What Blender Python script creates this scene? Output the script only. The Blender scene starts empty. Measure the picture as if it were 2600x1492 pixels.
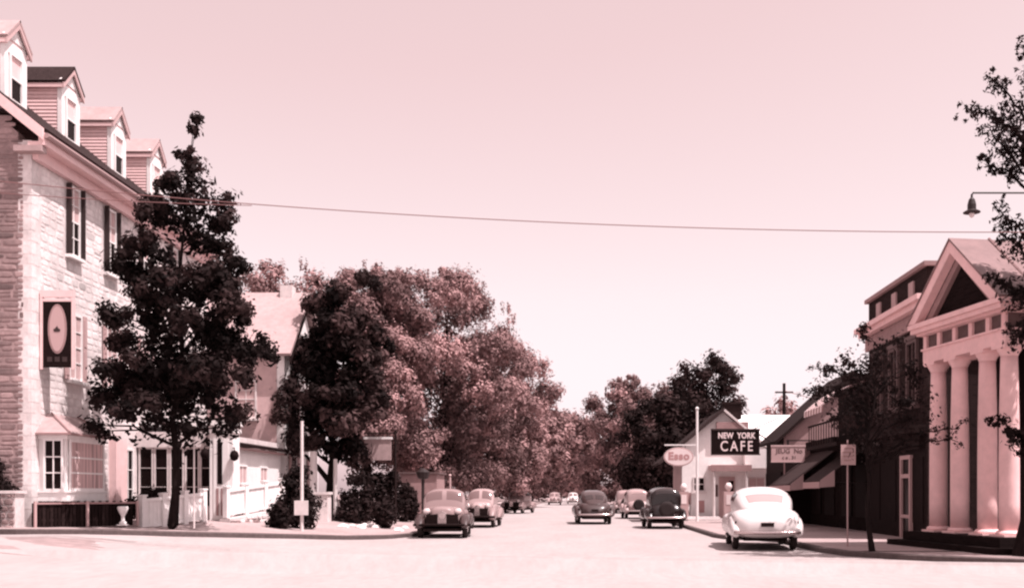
import bpy, math, random
import numpy as np
from mathutils import Vector, Matrix

sc = bpy.context.scene
COL = sc.collection
R = math.radians

# ------------------------------------------------------------------ camera
EYE = 1.45
cam_d = bpy.data.cameras.new('camera'); cam = bpy.data.objects.new('camera', cam_d); COL.objects.link(cam)
cam.location = (0, 0, EYE); cam.rotation_euler = (R(90), 0, 0)
cam_d.sensor_width = 36; cam_d.lens = 36 * 2600 / 2537
cam_d.shift_x = -0.0637; cam_d.shift_y = 0.1947
cam_d.clip_start = 0.5; cam_d.clip_end = 6000
sc.camera = cam

# ------------------------------------------------------------------ world, sun, exposure
SUN_EL, SUN_AZ = 63.5, 119.0          # azimuth measured clockwise from +Y (down the street) towards +X
w = bpy.data.worlds.new('World'); sc.world = w; w.use_nodes = True
nt = w.node_tree; nt.nodes.clear()
sky = nt.nodes.new('ShaderNodeTexSky'); sky.sky_type = 'NISHITA'; sky.sun_disc = False
sky.sun_elevation = R(SUN_EL); sky.sun_rotation = R(SUN_AZ)
sky.air_density = 1.0; sky.dust_density = 2.5; sky.ozone_density = 1.0
bw = nt.nodes.new('ShaderNodeRGBToBW')
mul = nt.nodes.new('ShaderNodeMix'); mul.data_type = 'RGBA'; mul.blend_type = 'MULTIPLY'; mul.inputs[0].default_value = 1.0
gm = nt.nodes.new('ShaderNodeMath'); gm.operation = 'POWER'; gm.inputs[1].default_value = 0.45
gs = nt.nodes.new('ShaderNodeMath'); gs.operation = 'MULTIPLY'; gs.inputs[1].default_value = 3.05
ramp = nt.nodes.new('ShaderNodeMapRange'); ramp.inputs[1].default_value = 4.3; ramp.inputs[2].default_value = 5.1
tint = nt.nodes.new('ShaderNodeMix'); tint.data_type = 'RGBA'
tint.inputs[6].default_value = (1, 0.73, 0.75, 1); tint.inputs[7].default_value = (1, 0.84, 0.865, 1)
bg = nt.nodes.new('ShaderNodeBackground'); bg.inputs[1].default_value = 0.121
out = nt.nodes.new('ShaderNodeOutputWorld')
L = nt.links
L.new(sky.outputs[0], bw.inputs[0]); L.new(bw.outputs[0], gm.inputs[0]); L.new(gm.outputs[0], gs.inputs[0])
L.new(gs.outputs[0], ramp.inputs[0]); L.new(ramp.outputs[0], tint.inputs[0])
L.new(tint.outputs[2], mul.inputs[6]); L.new(gs.outputs[0], mul.inputs[7])
L.new(mul.outputs[2], bg.inputs[0]); L.new(bg.outputs[0], out.inputs[0])

sd = bpy.data.lights.new('sun', 'SUN'); sd.energy = 4.5; sd.angle = R(0.6); sd.color = (1.0, 0.875, 0.875)
so = bpy.data.objects.new('sun', sd); COL.objects.link(so)
e, a = R(SUN_EL), R(SUN_AZ)
SUNV = Vector((math.sin(a) * math.cos(e), math.cos(a) * math.cos(e), math.sin(e)))
so.rotation_euler = SUNV.to_track_quat('Z', 'Y').to_euler(); so.location = (30, 20, 60)

vs = sc.view_settings
vs.view_transform = 'Standard'; vs.look = 'None'; vs.exposure = 0.78; vs.gamma = 1.0; vs.use_curve_mapping = False
sc.cycles.max_bounces = 6; sc.cycles.diffuse_bounces = 3; sc.cycles.glossy_bounces = 2
sc.cycles.transmission_bounces = 3; sc.cycles.volume_bounces = 0
sc.cycles.filter_width = 2.3
sc.cycles.use_denoising = True

# ------------------------------------------------------------------ materials
def rgb(v, sat=None):
    """old toned print: one grey value, tinted rose; darker tones are more saturated"""
    k = 0.66 + 0.30 * min(1, v / 0.7) if sat is None else sat
    k = 1 - (1 - k) * 1.16
    return (v, v * k, v * k * 0.985, 1)
MATS = {}
def mat(name, v=0.5, rough=0.8, sat=None, noise=0.0, scale=6.0, bump=0.0, spec=0.3, attr=False, trans=0.0,
        coat=0.0, metal=0.0, stretch=(1, 1, 1), detail=4.0, stain=0.0):
    if name in MATS: return MATS[name]
    m = bpy.data.materials.new(name); m.use_nodes = True; t = m.node_tree; N = t.nodes; K = t.links
    b = N['Principled BSDF']; b.inputs['Roughness'].default_value = rough
    b.inputs['Specular IOR Level'].default_value = spec; b.inputs['Metallic'].default_value = metal
    b.inputs['Coat Weight'].default_value = coat
    col = rgb(v, sat); b.inputs['Base Color'].default_value = col
    src = None
    if noise or bump or stain:
        tc = N.new('ShaderNodeTexCoord'); mp = N.new('ShaderNodeMapping'); mp.inputs['Scale'].default_value = stretch
        K.new(tc.outputs['Object'], mp.inputs[0])
        nz = N.new('ShaderNodeTexNoise'); nz.inputs['Scale'].default_value = scale; nz.inputs['Detail'].default_value = detail
        nz.inputs['Roughness'].default_value = 0.65
        K.new(mp.outputs[0], nz.inputs['Vector'])
        if noise:
            mr = N.new('ShaderNodeMapRange'); mr.inputs[1].default_value = 0.3; mr.inputs[2].default_value = 0.7
            mr.inputs[3].default_value = 1 - noise; mr.inputs[4].default_value = 1 + noise * 0.6
            K.new(nz.outputs[0], mr.inputs[0])
            src = mr.outputs[0]
        if stain:
            n2 = N.new('ShaderNodeTexNoise'); n2.inputs['Scale'].default_value = scale * 0.13; n2.inputs['Detail'].default_value = 5
            K.new(mp.outputs[0], n2.inputs['Vector'])
            m2 = N.new('ShaderNodeMapRange'); m2.inputs[1].default_value = 0.35; m2.inputs[2].default_value = 0.65
            m2.inputs[3].default_value = 1 - stain; m2.inputs[4].default_value = 1.0
            K.new(n2.outputs[0], m2.inputs[0])
            if src is None: src = m2.outputs[0]
            else:
                mm = N.new('ShaderNodeMath'); mm.operation = 'MULTIPLY'; K.new(src, mm.inputs[0]); K.new(m2.outputs[0], mm.inputs[1]); src = mm.outputs[0]
        if bump:
            bp = N.new('ShaderNodeBump'); bp.inputs['Strength'].default_value = bump; bp.inputs['Distance'].default_value = 0.02
            K.new(nz.outputs[0], bp.inputs['Height']); K.new(bp.outputs[0], b.inputs['Normal'])
    if attr:
        at = N.new('ShaderNodeAttribute'); at.attribute_name = 'tone'
        if src is None: src = at.outputs['Fac']
        else:
            mm = N.new('ShaderNodeMath'); mm.operation = 'MULTIPLY'; K.new(src, mm.inputs[0]); K.new(at.outputs['Fac'], mm.inputs[1]); src = mm.outputs[0]
    if src is not None:
        mx = N.new('ShaderNodeMix'); mx.data_type = 'RGBA'; mx.blend_type = 'MULTIPLY'; mx.inputs[0].default_value = 1
        mx.inputs[6].default_value = col; K.new(src, mx.inputs[7]); K.new(mx.outputs[2], b.inputs['Base Color'])
        csock = mx.outputs[2]
    if trans:
        tl = N.new('ShaderNodeBsdfTranslucent'); ms = N.new('ShaderNodeMixShader'); ms.inputs[0].default_value = trans
        tl.inputs[0].default_value = col
        if src is not None: K.new(csock, tl.inputs[0])
        K.new(b.outputs[0], ms.inputs[1]); K.new(tl.outputs[0], ms.inputs[2]); K.new(ms.outputs[0], N['Material Output'].inputs[0])
    MATS[name] = m
    return m

def brick_mat(name, v, vm, sx=1.0):
    m = bpy.data.materials.new(name); m.use_nodes = True; t = m.node_tree; N = t.nodes; K = t.links
    b = N['Principled BSDF']; b.inputs['Roughness'].default_value = 0.95; b.inputs['Specular IOR Level'].default_value = 0.05
    tc = N.new('ShaderNodeTexCoord'); sp = N.new('ShaderNodeSeparateXYZ'); cb = N.new('ShaderNodeCombineXYZ'); ad = N.new('ShaderNodeMath')
    K.new(tc.outputs['Object'], sp.inputs[0]); K.new(sp.outputs[0], ad.inputs[0]); K.new(sp.outputs[1], ad.inputs[1])
    K.new(ad.outputs[0], cb.inputs[0]); K.new(sp.outputs[2], cb.inputs[1])
    br = N.new('ShaderNodeTexBrick'); br.inputs['Scale'].default_value = 1.0
    br.inputs['Brick Width'].default_value = 0.22; br.inputs['Row Height'].default_value = 0.075; br.inputs['Mortar Size'].default_value = 0.008
    br.inputs['Color1'].default_value = rgb(v * 0.8); br.inputs['Color2'].default_value = rgb(v * 1.3); br.inputs['Mortar'].default_value = rgb(vm)
    K.new(cb.outputs[0], br.inputs['Vector']); K.new(br.outputs[0], b.inputs['Base Color'])
    bp = N.new('ShaderNodeBump'); bp.inputs['Strength'].default_value = 0.4; bp.inputs['Distance'].default_value = 0.01; bp.invert = True
    K.new(br.outputs['Fac'], bp.inputs['Height']); K.new(bp.outputs[0], b.inputs['Normal'])
    MATS[name] = m
    return m

mat('road', 0.36, 0.9, sat=0.88, noise=0.10, scale=6, bump=0.15, stain=0.10, stretch=(1, 0.3, 1))
mat('grass', 0.075, 0.95, sat=0.68, noise=0.4, scale=5, bump=0.6, stain=0.3)
mat('ground', 0.30, 0.95, sat=0.78, noise=0.3, scale=3, bump=0.4, stain=0.3)
mat('sidewalk', 0.38, 0.9, sat=0.80, noise=0.15, scale=7, bump=0.2, stain=0.2)
mat('kerb', 0.09, 0.9, sat=0.78, noise=0.25, scale=9, bump=0.3)  # dark base colour carries the shade of the kerb face
mat('mortar', 0.72, 0.95, sat=0.9, noise=0.15, scale=9, bump=0.3, stain=0.24)
mat('mortar_rose', 0.36, 0.95, sat=0.74, noise=0.15, scale=9, bump=0.3, stain=0.4)
mat('stone', 0.80, 0.9, sat=0.92, noise=0.16, scale=9, bump=0.35, attr=True, stain=0.24)
mat('fieldstone', 0.38, 0.95, sat=0.74, noise=0.25, scale=7, bump=0.4, attr=True, stain=0.4)
mat('white', 0.82, 0.55, sat=0.95, noise=0.07, scale=4, stain=0.08)
mat('white_shabby', 0.70, 0.7, sat=0.90, noise=0.14, scale=5, stain=0.15)
mat('clapboard', 0.74, 0.6, sat=0.74, noise=0.08, scale=5)  # extra rose puts the hue of shaded white into the colour
mat('cream', 0.55, 0.7, sat=0.74, noise=0.12, scale=4, stain=0.12)  # rosier tint, with the hue of shade mixed in
mat('rose', 0.34, 0.8, sat=0.68, noise=0.15, scale=4, stain=0.15)
mat('shingle', 0.035, 0.9, spec=0.05, sat=0.72, noise=0.35, scale=12, bump=0.6, stretch=(1, 1, 1))
mat('roof_pale', 0.42, 0.6, sat=0.76, noise=0.15, scale=5, stain=0.15)
mat('roof_tin', 0.22, 0.55, sat=0.66, noise=0.18, scale=3, stain=0.2)
mat('dark', 0.012, 0.7, spec=0.05, sat=0.6, noise=0.3, scale=6)
mat('dark_wood', 0.022, 0.75, spec=0.05, sat=0.66, noise=0.3, scale=8, bump=0.2)
mat('glass', 0.010, 0.25, sat=0.6, spec=0.06)
mat('frame_dim', 0.13, 0.7, sat=0.68, noise=0.2, scale=6)
mat('car_glass_sky_mid', 0.16, 0.12, sat=0.70, spec=0.5)  # weaker sky reflection painted into the base colour
mat('car_glass_sky_pale', 0.40, 0.10, sat=0.74, spec=0.6)  # pale base colour stands in for reflected sky
mat('car_glass', 0.03, 0.10, sat=0.7, spec=0.6)
mat('blind', 0.50, 0.8, sat=0.74, noise=0.12, scale=5)
mat('curtain', 0.58, 0.9, sat=0.74, noise=0.5, scale=5, stretch=(2.5, 2.5, 0.1), detail=2)
mat('shutter_dark', 0.028, 0.6, sat=0.66)
mat('shutter_pale', 0.44, 0.7, sat=0.72)  # rose hue of shade mixed into the pale colour
mat('iron', 0.02, 0.5, sat=0.65)
mat('steel', 0.35, 0.5, sat=0.72)
mat('awning', 0.05, 0.85, spec=0.05, sat=0.74, noise=0.15, scale=6)
mat('awning_pale', 0.40, 0.85, sat=0.72)
mat('stripe_dark', 0.30, 0.85, sat=0.62)
mat('column', 0.86, 0.6, sat=0.70, noise=0.10, scale=4, stain=0.12)  # rose of the portico's shade put into the column colour
mat('letter', 0.75, 0.6, sat=0.84)
mat('letter_rose', 0.42, 0.6, sat=0.62)
mat('signwhite', 0.72, 0.5, sat=0.86)
mat('bark', 0.014, 0.95, spec=0.05, sat=0.7, noise=0.4, scale=14, bump=0.6, stretch=(1, 1, 0.3))
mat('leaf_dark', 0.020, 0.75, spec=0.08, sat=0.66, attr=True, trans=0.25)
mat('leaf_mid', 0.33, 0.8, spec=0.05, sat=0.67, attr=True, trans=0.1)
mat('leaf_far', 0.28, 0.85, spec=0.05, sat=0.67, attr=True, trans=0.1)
mat('tyre', 0.018, 0.8, sat=0.65)
mat('chrome', 0.55, 0.22, sat=0.85, metal=0.9)
mat('lens', 0.6, 0.15, sat=0.85, spec=0.6)
mat('paint_white', 0.60, 0.30, sat=0.92, coat=0.3)
mat('paint_grey', 0.05, 0.28, sat=0.66, coat=0.5)
mat('paint_black', 0.012, 0.25, sat=0.65, coat=0.4)
mat('paint_tan', 0.26, 0.4, sat=0.74, coat=0.2)
mat('paint_pale', 0.36, 0.4, sat=0.76, coat=0.2)
mat('wire', 0.22, 0.6, sat=0.58)
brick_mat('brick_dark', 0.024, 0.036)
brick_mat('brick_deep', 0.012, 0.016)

# ------------------------------------------------------------------ mesh helpers
class MB:
    def __init__(s): s.v = []; s.f = []; s.t = []
    def add(s, vs, fs, tone=1.0):
        o = len(s.v); s.v += [tuple(p) for p in vs]; s.f += [tuple(i + o for i in f) for f in fs]; s.t += [tone] * len(fs)
        return s
    def box(s, x0, x1, y0, y1, z0, z1, tone=1.0):
        return s.add([(x0, y0, z0), (x1, y0, z0), (x1, y1, z0), (x0, y1, z0), (x0, y0, z1), (x1, y0, z1), (x1, y1, z1), (x0, y1, z1)],
                     [(0, 3, 2, 1), (4, 5, 6, 7), (0, 1, 5, 4), (1, 2, 6, 5), (2, 3, 7, 6), (3, 0, 4, 7)], tone)
    def fbox(s, fr, u0, u1, v0, v1, n0, n1, tone=1.0):
        o, U, V, N = fr
        P = lambda u, v, n: o + U * u + V * v + N * n
        return s.add([P(u0, v0, n0), P(u1, v0, n0), P(u1, v0, n1), P(u0, v0, n1), P(u0, v1, n0), P(u1, v1, n0), P(u1, v1, n1), P(u0, v1, n1)],
                     [(0, 3, 2, 1), (4, 5, 6, 7), (0, 1, 5, 4), (1, 2, 6, 5), (2, 3, 7, 6), (3, 0, 4, 7)], tone)
    def hexa(s, p, tone=1.0):   # 8 points, bottom ring then top ring
        return s.add(p, [(0, 3, 2, 1), (4, 5, 6, 7), (0, 1, 5, 4), (1, 2, 6, 5), (2, 3, 7, 6), (3, 0, 4, 7)], tone)
    def prism(s, pts, d):       # polygon (3D points) extruded by vector d
        n = len(pts); d = Vector(d); a = [Vector(p) for p in pts]; b = [p + d for p in a]
        return s.add(a + b, [tuple(range(n))[::-1], tuple(range(n, 2 * n))] + [(i, (i + 1) % n, n + (i + 1) % n, n + i) for i in range(n)])
    def tube(s, path, r, n=8, caps=True):
        path = [Vector(p) for p in path]; rs = r if isinstance(r, (list, tuple)) else [r] * len(path)
        o = len(s.v); prev = None
        for i, p in enumerate(path):
            d = (path[min(i + 1, len(path) - 1)] - path[max(i - 1, 0)]).normalized()
            if prev is None: prev = Vector((1, 0, 0)) if abs(d.x) < 0.9 else Vector((0, 1, 0))
            u = (prev - d * prev.dot(d)).normalized(); v = d.cross(u); prev = u
            for k in range(n):
                q = 2 * math.pi * k / n
                s.v.append(tuple(p + (u * math.cos(q) + v * math.sin(q)) * rs[i]))
        m = len(path)
        for i in range(m - 1):
            for k in range(n):
                s.f.append((o + i * n + k, o + i * n + (k + 1) % n, o + (i + 1) * n + (k + 1) % n, o + (i + 1) * n + k)); s.t.append(1.0)
        if caps:
            s.f.append(tuple(o + k for k in range(n))[::-1]); s.f.append(tuple(o + (m - 1) * n + k for k in range(n))); s.t += [1.0, 1.0]
        return s
    def lathe(s, prof, n=16, c=(0, 0, 0), axis='z'):
        o = len(s.v)
        for r, z in prof:
            for k in range(n):
                q = 2 * math.pi * k / n; a, b = r * math.cos(q), r * math.sin(q)
                p = {'z': (a, b, z), 'y': (a, z, b), 'x': (z, a, b)}[axis]
                s.v.append((c[0] + p[0], c[1] + p[1], c[2] + p[2]))
        m = len(prof)
        for i in range(m - 1):
            for k in range(n):
                s.f.append((o + i * n + k, o + i * n + (k + 1) % n, o + (i + 1) * n + (k + 1) % n, o + (i + 1) * n + k)); s.t.append(1.0)
        s.f.append(tuple(o + k for k in range(n))[::-1]); s.f.append(tuple(o + (m - 1) * n + k for k in range(n))); s.t += [1.0, 1.0]
        return s
    def grid(s, pts):           # 2D list of points
        o = len(s.v); a, b = len(pts), len(pts[0])
        for row in pts: s.v += [tuple(p) for p in row]
        for i in range(a - 1):
            for j in range(b - 1):
                s.f.append((o + i * b + j, o + i * b + j + 1, o + (i + 1) * b + j + 1, o + (i + 1) * b + j)); s.t.append(1.0)
        return s
    def build(s, name, m, parent=None, smooth=False, tone=False, kind=None):
        off = ORG.get(parent.name, Vector((0, 0, 0))) if parent else Vector((0, 0, 0))
        me = bpy.data.meshes.new(name)
        me.from_pydata([(p[0] - off.x, p[1] - off.y, p[2] - off.z) for p in s.v], [], s.f)
        me.materials.append(MATS[m] if isinstance(m, str) else m)
        if tone:
            at = me.attributes.new('tone', 'FLOAT', 'FACE'); at.data.foreach_set('value', s.t)
        if smooth: me.polygons.foreach_set('use_smooth', [True] * len(me.polygons))
        me.update()
        ob = bpy.data.objects.new(name, me); COL.objects.link(ob)
        if parent: ob.parent = parent; ORG[ob.name] = off
        if kind: ob['kind'] = kind
        return ob
ORG = {}

def thing(name, label, cat, loc=(0, 0, 0), group=None, rz=0.0, local=False):
    ob = bpy.data.objects.new(name, None); COL.objects.link(ob); ob.location = loc; ob.rotation_euler = (0, 0, rz)
    ob['label'] = label; ob['category'] = cat
    if group: ob['group'] = group
    ORG[ob.name] = Vector((0, 0, 0)) if local else Vector(loc)
    ob.empty_display_size = 0.2
    return ob
def tag(ob, label, cat, group=None):
    ob['label'] = label; ob['category'] = cat
    if group: ob['group'] = group
    return ob
def frame(o, facing):
    """wall frame: u runs to the right as seen by someone facing the wall, v up, n outwards"""
    N = {'+x': Vector((1, 0, 0)), '-x': Vector((-1, 0, 0)), '-y': Vector((0, -1, 0)), '+y': Vector((0, 1, 0))}[facing]
    V = Vector((0, 0, 1)); U = V.cross(N)
    return (Vector(o), U, V, N)
def text_mesh(name, body, size, m, parent, fr, u, v, n, bold=0.0, sx=1.0, depth=0.006, spacing=1.0):
    cu = bpy.data.curves.new(name, 'FONT'); cu.body = body; cu.size = size; cu.align_x = 'CENTER'; cu.align_y = 'CENTER'
    cu.extrude = depth; cu.offset = bold; cu.space_character = spacing
    tmp = bpy.data.objects.new(name, cu); COL.objects.link(tmp)
    dg = bpy.context.evaluated_depsgraph_get(); me = bpy.data.meshes.new_from_object(tmp.evaluated_get(dg))
    COL.objects.unlink(tmp); bpy.data.objects.remove(tmp)
    o, U, V, N = fr; off = ORG.get(parent.name, Vector((0, 0, 0)))
    for vt in me.vertices:
        p = o + U * (u + vt.co.x * sx) + V * (v + vt.co.y) + N * (n + vt.co.z) - off
        vt.co = p
    me.materials.clear(); me.materials.append(MATS[m])
    ob = bpy.data.objects.new(name, me); COL.objects.link(ob); ob.parent = parent; ORG[ob.name] = off
    return ob

def window(parent, fr, uc, v0, wd, ht, cols=2, rows=4, glass='glass', upper=None, fm='white', fw=0.07, bar=0.028, sill=True, shutters=None,
           head=False, sh_w=0.26, proud=0.05, name='window', shut_m='shutter_dark', swing=False, flat=False):
    """sash window: frame is the part, its panes, sill and shutters the sub-parts"""
    o = fr[0] + fr[1] * uc + fr[2] * v0; f = (o, fr[1], fr[2], fr[3]); h = wd / 2
    m = MB()
    m.fbox(f, -h, -h + fw, 0, ht, 0.0, proud); m.fbox(f, h - fw, h, 0, ht, 0.0, proud)
    m.fbox(f, -h + fw, h - fw, 0, fw, 0.0, proud); m.fbox(f, -h + fw, h - fw, ht - fw, ht, 0.0, proud)
    iw, ih = wd - 2 * fw, ht - 2 * fw
    for c in range(1, cols): m.fbox(f, -h + fw + iw * c / cols - bar / 2, -h + fw + iw * c / cols + bar / 2, fw, ht - fw, 0.0, proud * 0.7)
    for r in range(1, rows):
        b = bar * (1.5 if r * 2 == rows else 1)
        m.fbox(f, -h + fw, h - fw, fw + ih * r / rows - b / 2, fw + ih * r / rows + b / 2, 0.0, proud * 0.72)
    wn = m.build(name, fm, parent)
    if flat: wn = parent
    for c in range(cols):
        for r in range(rows):
            g = MB().fbox(f, -h + fw + iw * c / cols, -h + fw + iw * (c + 1) / cols, fw + ih * r / rows, fw + ih * (r + 1) / rows, 0.002, 0.012)
            g.build('pane', upper if (upper and r >= rows / 2) else glass, wn)
    if sill: MB().fbox(f, -h - 0.08, h + 0.08, -0.09, -0.005, 0.0, proud + 0.11).build('sill', fm, wn)
    if head: MB().fbox(f, -h - 0.05, h + 0.05, ht + 0.005, ht + 0.14, 0.0, proud + 0.03).build('lintel', fm, wn)
    if shutters:
        for sgn in (-1, 1):
            m = MB(); a = sgn * (h + 0.012)
            if swing: m.fbox(f, min(a, a + sgn * 0.045), max(a, a + sgn * 0.045), 0.0, ht, 0.03, 0.03 + sh_w)
            else:
                m.fbox(f, min(a, a + sgn * sh_w), max(a, a + sgn * sh_w), 0.0, ht, 0.03, 0.065)
                for k in range(2):
                    m.fbox(f, min(a + sgn * 0.05, a + sgn * (sh_w - 0.05)), max(a + sgn * 0.05, a + sgn * (sh_w - 0.05)), ht * (0.06 + 0.48 * k), ht * (0.46 + 0.48 * k), 0.065, 0.08)
            m.build('shutter', shut_m, wn)
    return wn

def copy_tree(o, parent=None):
    c = o.copy(); COL.objects.link(c)
    if parent: c.parent = parent
    for ch in list(o.children): copy_tree(ch, c)
    return c
def sstep(t): t = max(0.0, min(1.0, t)); return t * t * (3 - 2 * t)

# ------------------------------------------------------------------ ground, road, sidewalks
def G(x, y=0): return 0.5 * sstep((-x - 6) / 6.5)
LK = [(-70, 23.3), (-30, 23.7), (-13, 24.3), (-11.4, 25.2), (-10.2, 26.6), (-9.2, 28.6), (-8.2, 30.6), (-7.0, 32.2), (-5.9, 33.8), (-5.4, 35.6), (-5.3, 38), (-5.3, 60), (-5.3, 120), (-5.3, 420)]
RK = [(70, 18.9), (14, 19.3), (10.5, 20.2), (8.6, 21.5), (7.1, 22.9), (6.2, 24.3), (5.95, 26), (5.95, 31.2), (5.5, 32.2), (4.7, 33.3), (4.5, 34.5), (4.5, 60), (4.5, 120), (4.5, 420)]
def kx(K, y): return float(np.interp(y, [p[1] for p in K], [p[0] for p in K]))
def sheet(name, rows, m, kind='structure'):
    mb = MB(); mb.grid(rows); return mb.build(name, m, None, smooth=True, kind=kind)

gx = [-420, -250, -150, -70, -40, -25, -18, -15, -13, -12, -11, -10, -9, -8, -7, -6, -5, 0, 5, 8, 12, 20, 40, 100, 200, 420]
gy = [-60, -20, 0, 20, 40, 80, 150, 300, 600, 900]
sheet('ground', [[(x, y, G(x) - 0.012) for x in gx] for y in gy], 'ground')
ys = sorted(set([-60, -20, 0, 8, 14, 17] + [p[1] for p in LK] + [p[1] for p in RK] + [19.0 + 0.5 * i for i in range(40)] + [70, 90, 150, 220, 300]))
rows = []
for y in ys:
    l = -70 if y < LK[0][1] else kx(LK, y); r = 70 if y < RK[0][1] else kx(RK, y)
    xs = [l + (r - l) * sstep(t) for t in [i / 36 for i in range(37)]]
    rows.append([(x, y, G(x) + 0.004) for x in xs])
sheet('road', rows, 'road')
def walk(name, K, sgn, wid, m='sidewalk', inner=None):
    ysw = sorted(set([p[1] for p in K if p[1] < 200] + [K[0][1] + 0.6 * i for i in range(70)] + [150]))
    rws = []
    for y in ysw:
        k = kx(K, y); far = sgn * wid
        if sgn < 0 and inner is None: far = -71 + 61.3 * sstep((y - 30) / 6)
        x0 = k + sgn * 0.16
        if inner is not None:
            if y < 30: continue
            x0 = -71 + 61.3 * sstep((y - 30) / 6)
        if abs(x0) >= wid: x0 = sgn * wid * 0.99
        rws.append([(x0 + (far - x0) * t / 10, y, G(x0 + (far - x0) * t / 10) + 0.125) for t in range(11)])
    if sgn > 0: rws = [r[::-1] for r in rws]
    ob = sheet(name, rws, m)
    for p in ob.data.polygons:
        pass
    return ob
walk('sidewalk_left', LK, -1, 71); walk('yard', LK, -1, 71, 'grass', 1); walk('sidewalk_right', RK, 1, 71)
def kerb(name, K, sgn):
    pts = [Vector((p[0], p[1], 0)) for p in K if p[1] < 200]
    # resample
    q = []
    for a_, b_ in zip(pts[:-1], pts[1:]):
        n = max(1, int((b_ - a_).length / 1.2)); q += [a_.lerp(b_, i / n) for i in range(n)]
    q.append(pts[-1]); mb = MB(); ring = []
    for i, p in enumerate(q):
        d = (q[min(i + 1, len(q) - 1)] - q[max(i - 1, 0)]).normalized(); nrm = Vector((-d.y, d.x, 0))
        if nrm.x * sgn < 0 and abs(nrm.x) > 1e-6: nrm = -nrm
        if abs(nrm.x) < 0.2: nrm = Vector((nrm.x, abs(nrm.y), 0))
        o_ = p + nrm * 0.17
        ring.append([(p.x, p.y, G(p.x) - 0.03), (p.x, p.y, G(p.x) + 0.11), (p.x + nrm.x * 0.025, p.y + nrm.y * 0.025, G(p.x) + 0.132), (o_.x, o_.y, G(o_.x) + 0.132), (o_.x, o_.y, G(o_.x))])
    mb.grid(ring); mb.build(name, 'kerb', None, kind='structure')
kerb('kerb_left', LK, -1); kerb('kerb_right', RK, 1)
def SW(x): return G(x) + 0.125     # height of the pavement
# ------------------------------------------------------------------ stones
def stone_mesh(mb, fr, u0, u1, v0, v1, rnd, depth=0.045, tone=1.0):
    """one rough-dressed stone: irregular outline, bevelled face"""
    o, U, V, N = fr; n = 8; cu, cv = (u0 + u1) / 2, (v0 + v1) / 2; a, b = (u1 - u0) / 2, (v1 - v0) / 2
    ring0, ring1, ring2 = [], [], []; ph = rnd.random() * 0.5
    d = depth * rnd.uniform(0.6, 1.25)
    for k in range(n):
        q = 2 * math.pi * (k + 0.5) / n; c, s_ = math.cos(q), math.sin(q)
        ex = 0.55
        x = a * math.copysign(abs(c) ** ex, c) * rnd.uniform(0.9, 1.0); y = b * math.copysign(abs(s_) ** ex, s_) * rnd.uniform(0.88, 1.0)
        ring0.append(o + U * (cu + x) + V * (cv + y) + N * 0.002)
        ring1.append(o + U * (cu + x * 0.97) + V * (cv + y * 0.95) + N * d * 0.7)
        ring2.append(o + U * (cu + x * 0.78) + V * (cv + y * 0.68) + N * d * rnd.uniform(0.85, 1.1))
    mb.add(ring0 + ring1 + ring2, [(i, (i + 1) % n, n + (i + 1) % n, n + i) for i in range(n)] +
           [(n + i, n + (i + 1) % n, 2 * n + (i + 1) % n, 2 * n + i) for i in range(n)] + [tuple(range(2 * n, 3 * n))], tone)

def stone_cells(u0, u1, v0, v1, rnd, holes, hmin=0.16, hmax=0.30, lmin=0.22, lmax=0.55):
    out_ = []; v = v0
    while v < v1 - 0.06:
        h = rnd.uniform(hmin, hmax); h = min(h, v1 - v); u = u0 - rnd.random() * 0.25
        while u < u1:
            l = rnd.uniform(lmin, lmax); a_, b_ = max(u, u0), min(u + l, u1); u += l
            if b_ - a_ < 0.07: continue
            parts = [(a_, b_)]
            for (hu0, hu1, hv0, hv1) in holes:
                if v + h > hv0 and v < hv1:
                    np_ = []
                    for (p, q) in parts:
                        if q <= hu0 or p >= hu1: np_.append((p, q))
                        else:
                            if p < hu0 - 0.07: np_.append((p, hu0))
                            if q > hu1 + 0.07: np_.append((hu1, q))
                    parts = np_
            for (p, q) in parts:
                if h > 0.22 and q - p < 0.5 and rnd.random() < 0.3:
                    s_ = rnd.uniform(0.4, 0.6); out_.append((p, q, v, v + h * s_)); out_.append((p, q, v + h * s_, v + h))
                else: out_.append((p, q, v, v + h))
        v += h
    return out_
def lay_stones(parent, fr, cells, rnd, m, nsingle, tones=(0.75, 1.05), key=None, depth=0.045, dark=0.06):
    cells = sorted(cells, key=key) if key else cells; rest = MB()
    g = 0.012
    for i, (p, q, a_, b_) in enumerate(cells):
        t = rnd.uniform(*tones) * (rnd.uniform(0.55, 0.8) if rnd.random() < dark else 1)
        if i < nsingle:
            mb = MB(); stone_mesh(mb, fr, p + g, q - g, a_ + g, b_ - g, rnd, depth, t); mb.build('stone', m, parent, tone=True)
        else: stone_mesh(rest, fr, p + g, q - g, a_ + g, b_ - g, rnd, depth, t)
    if rest.v: rest.build('stonework', m, parent, tone=True, kind='stuff')

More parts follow.
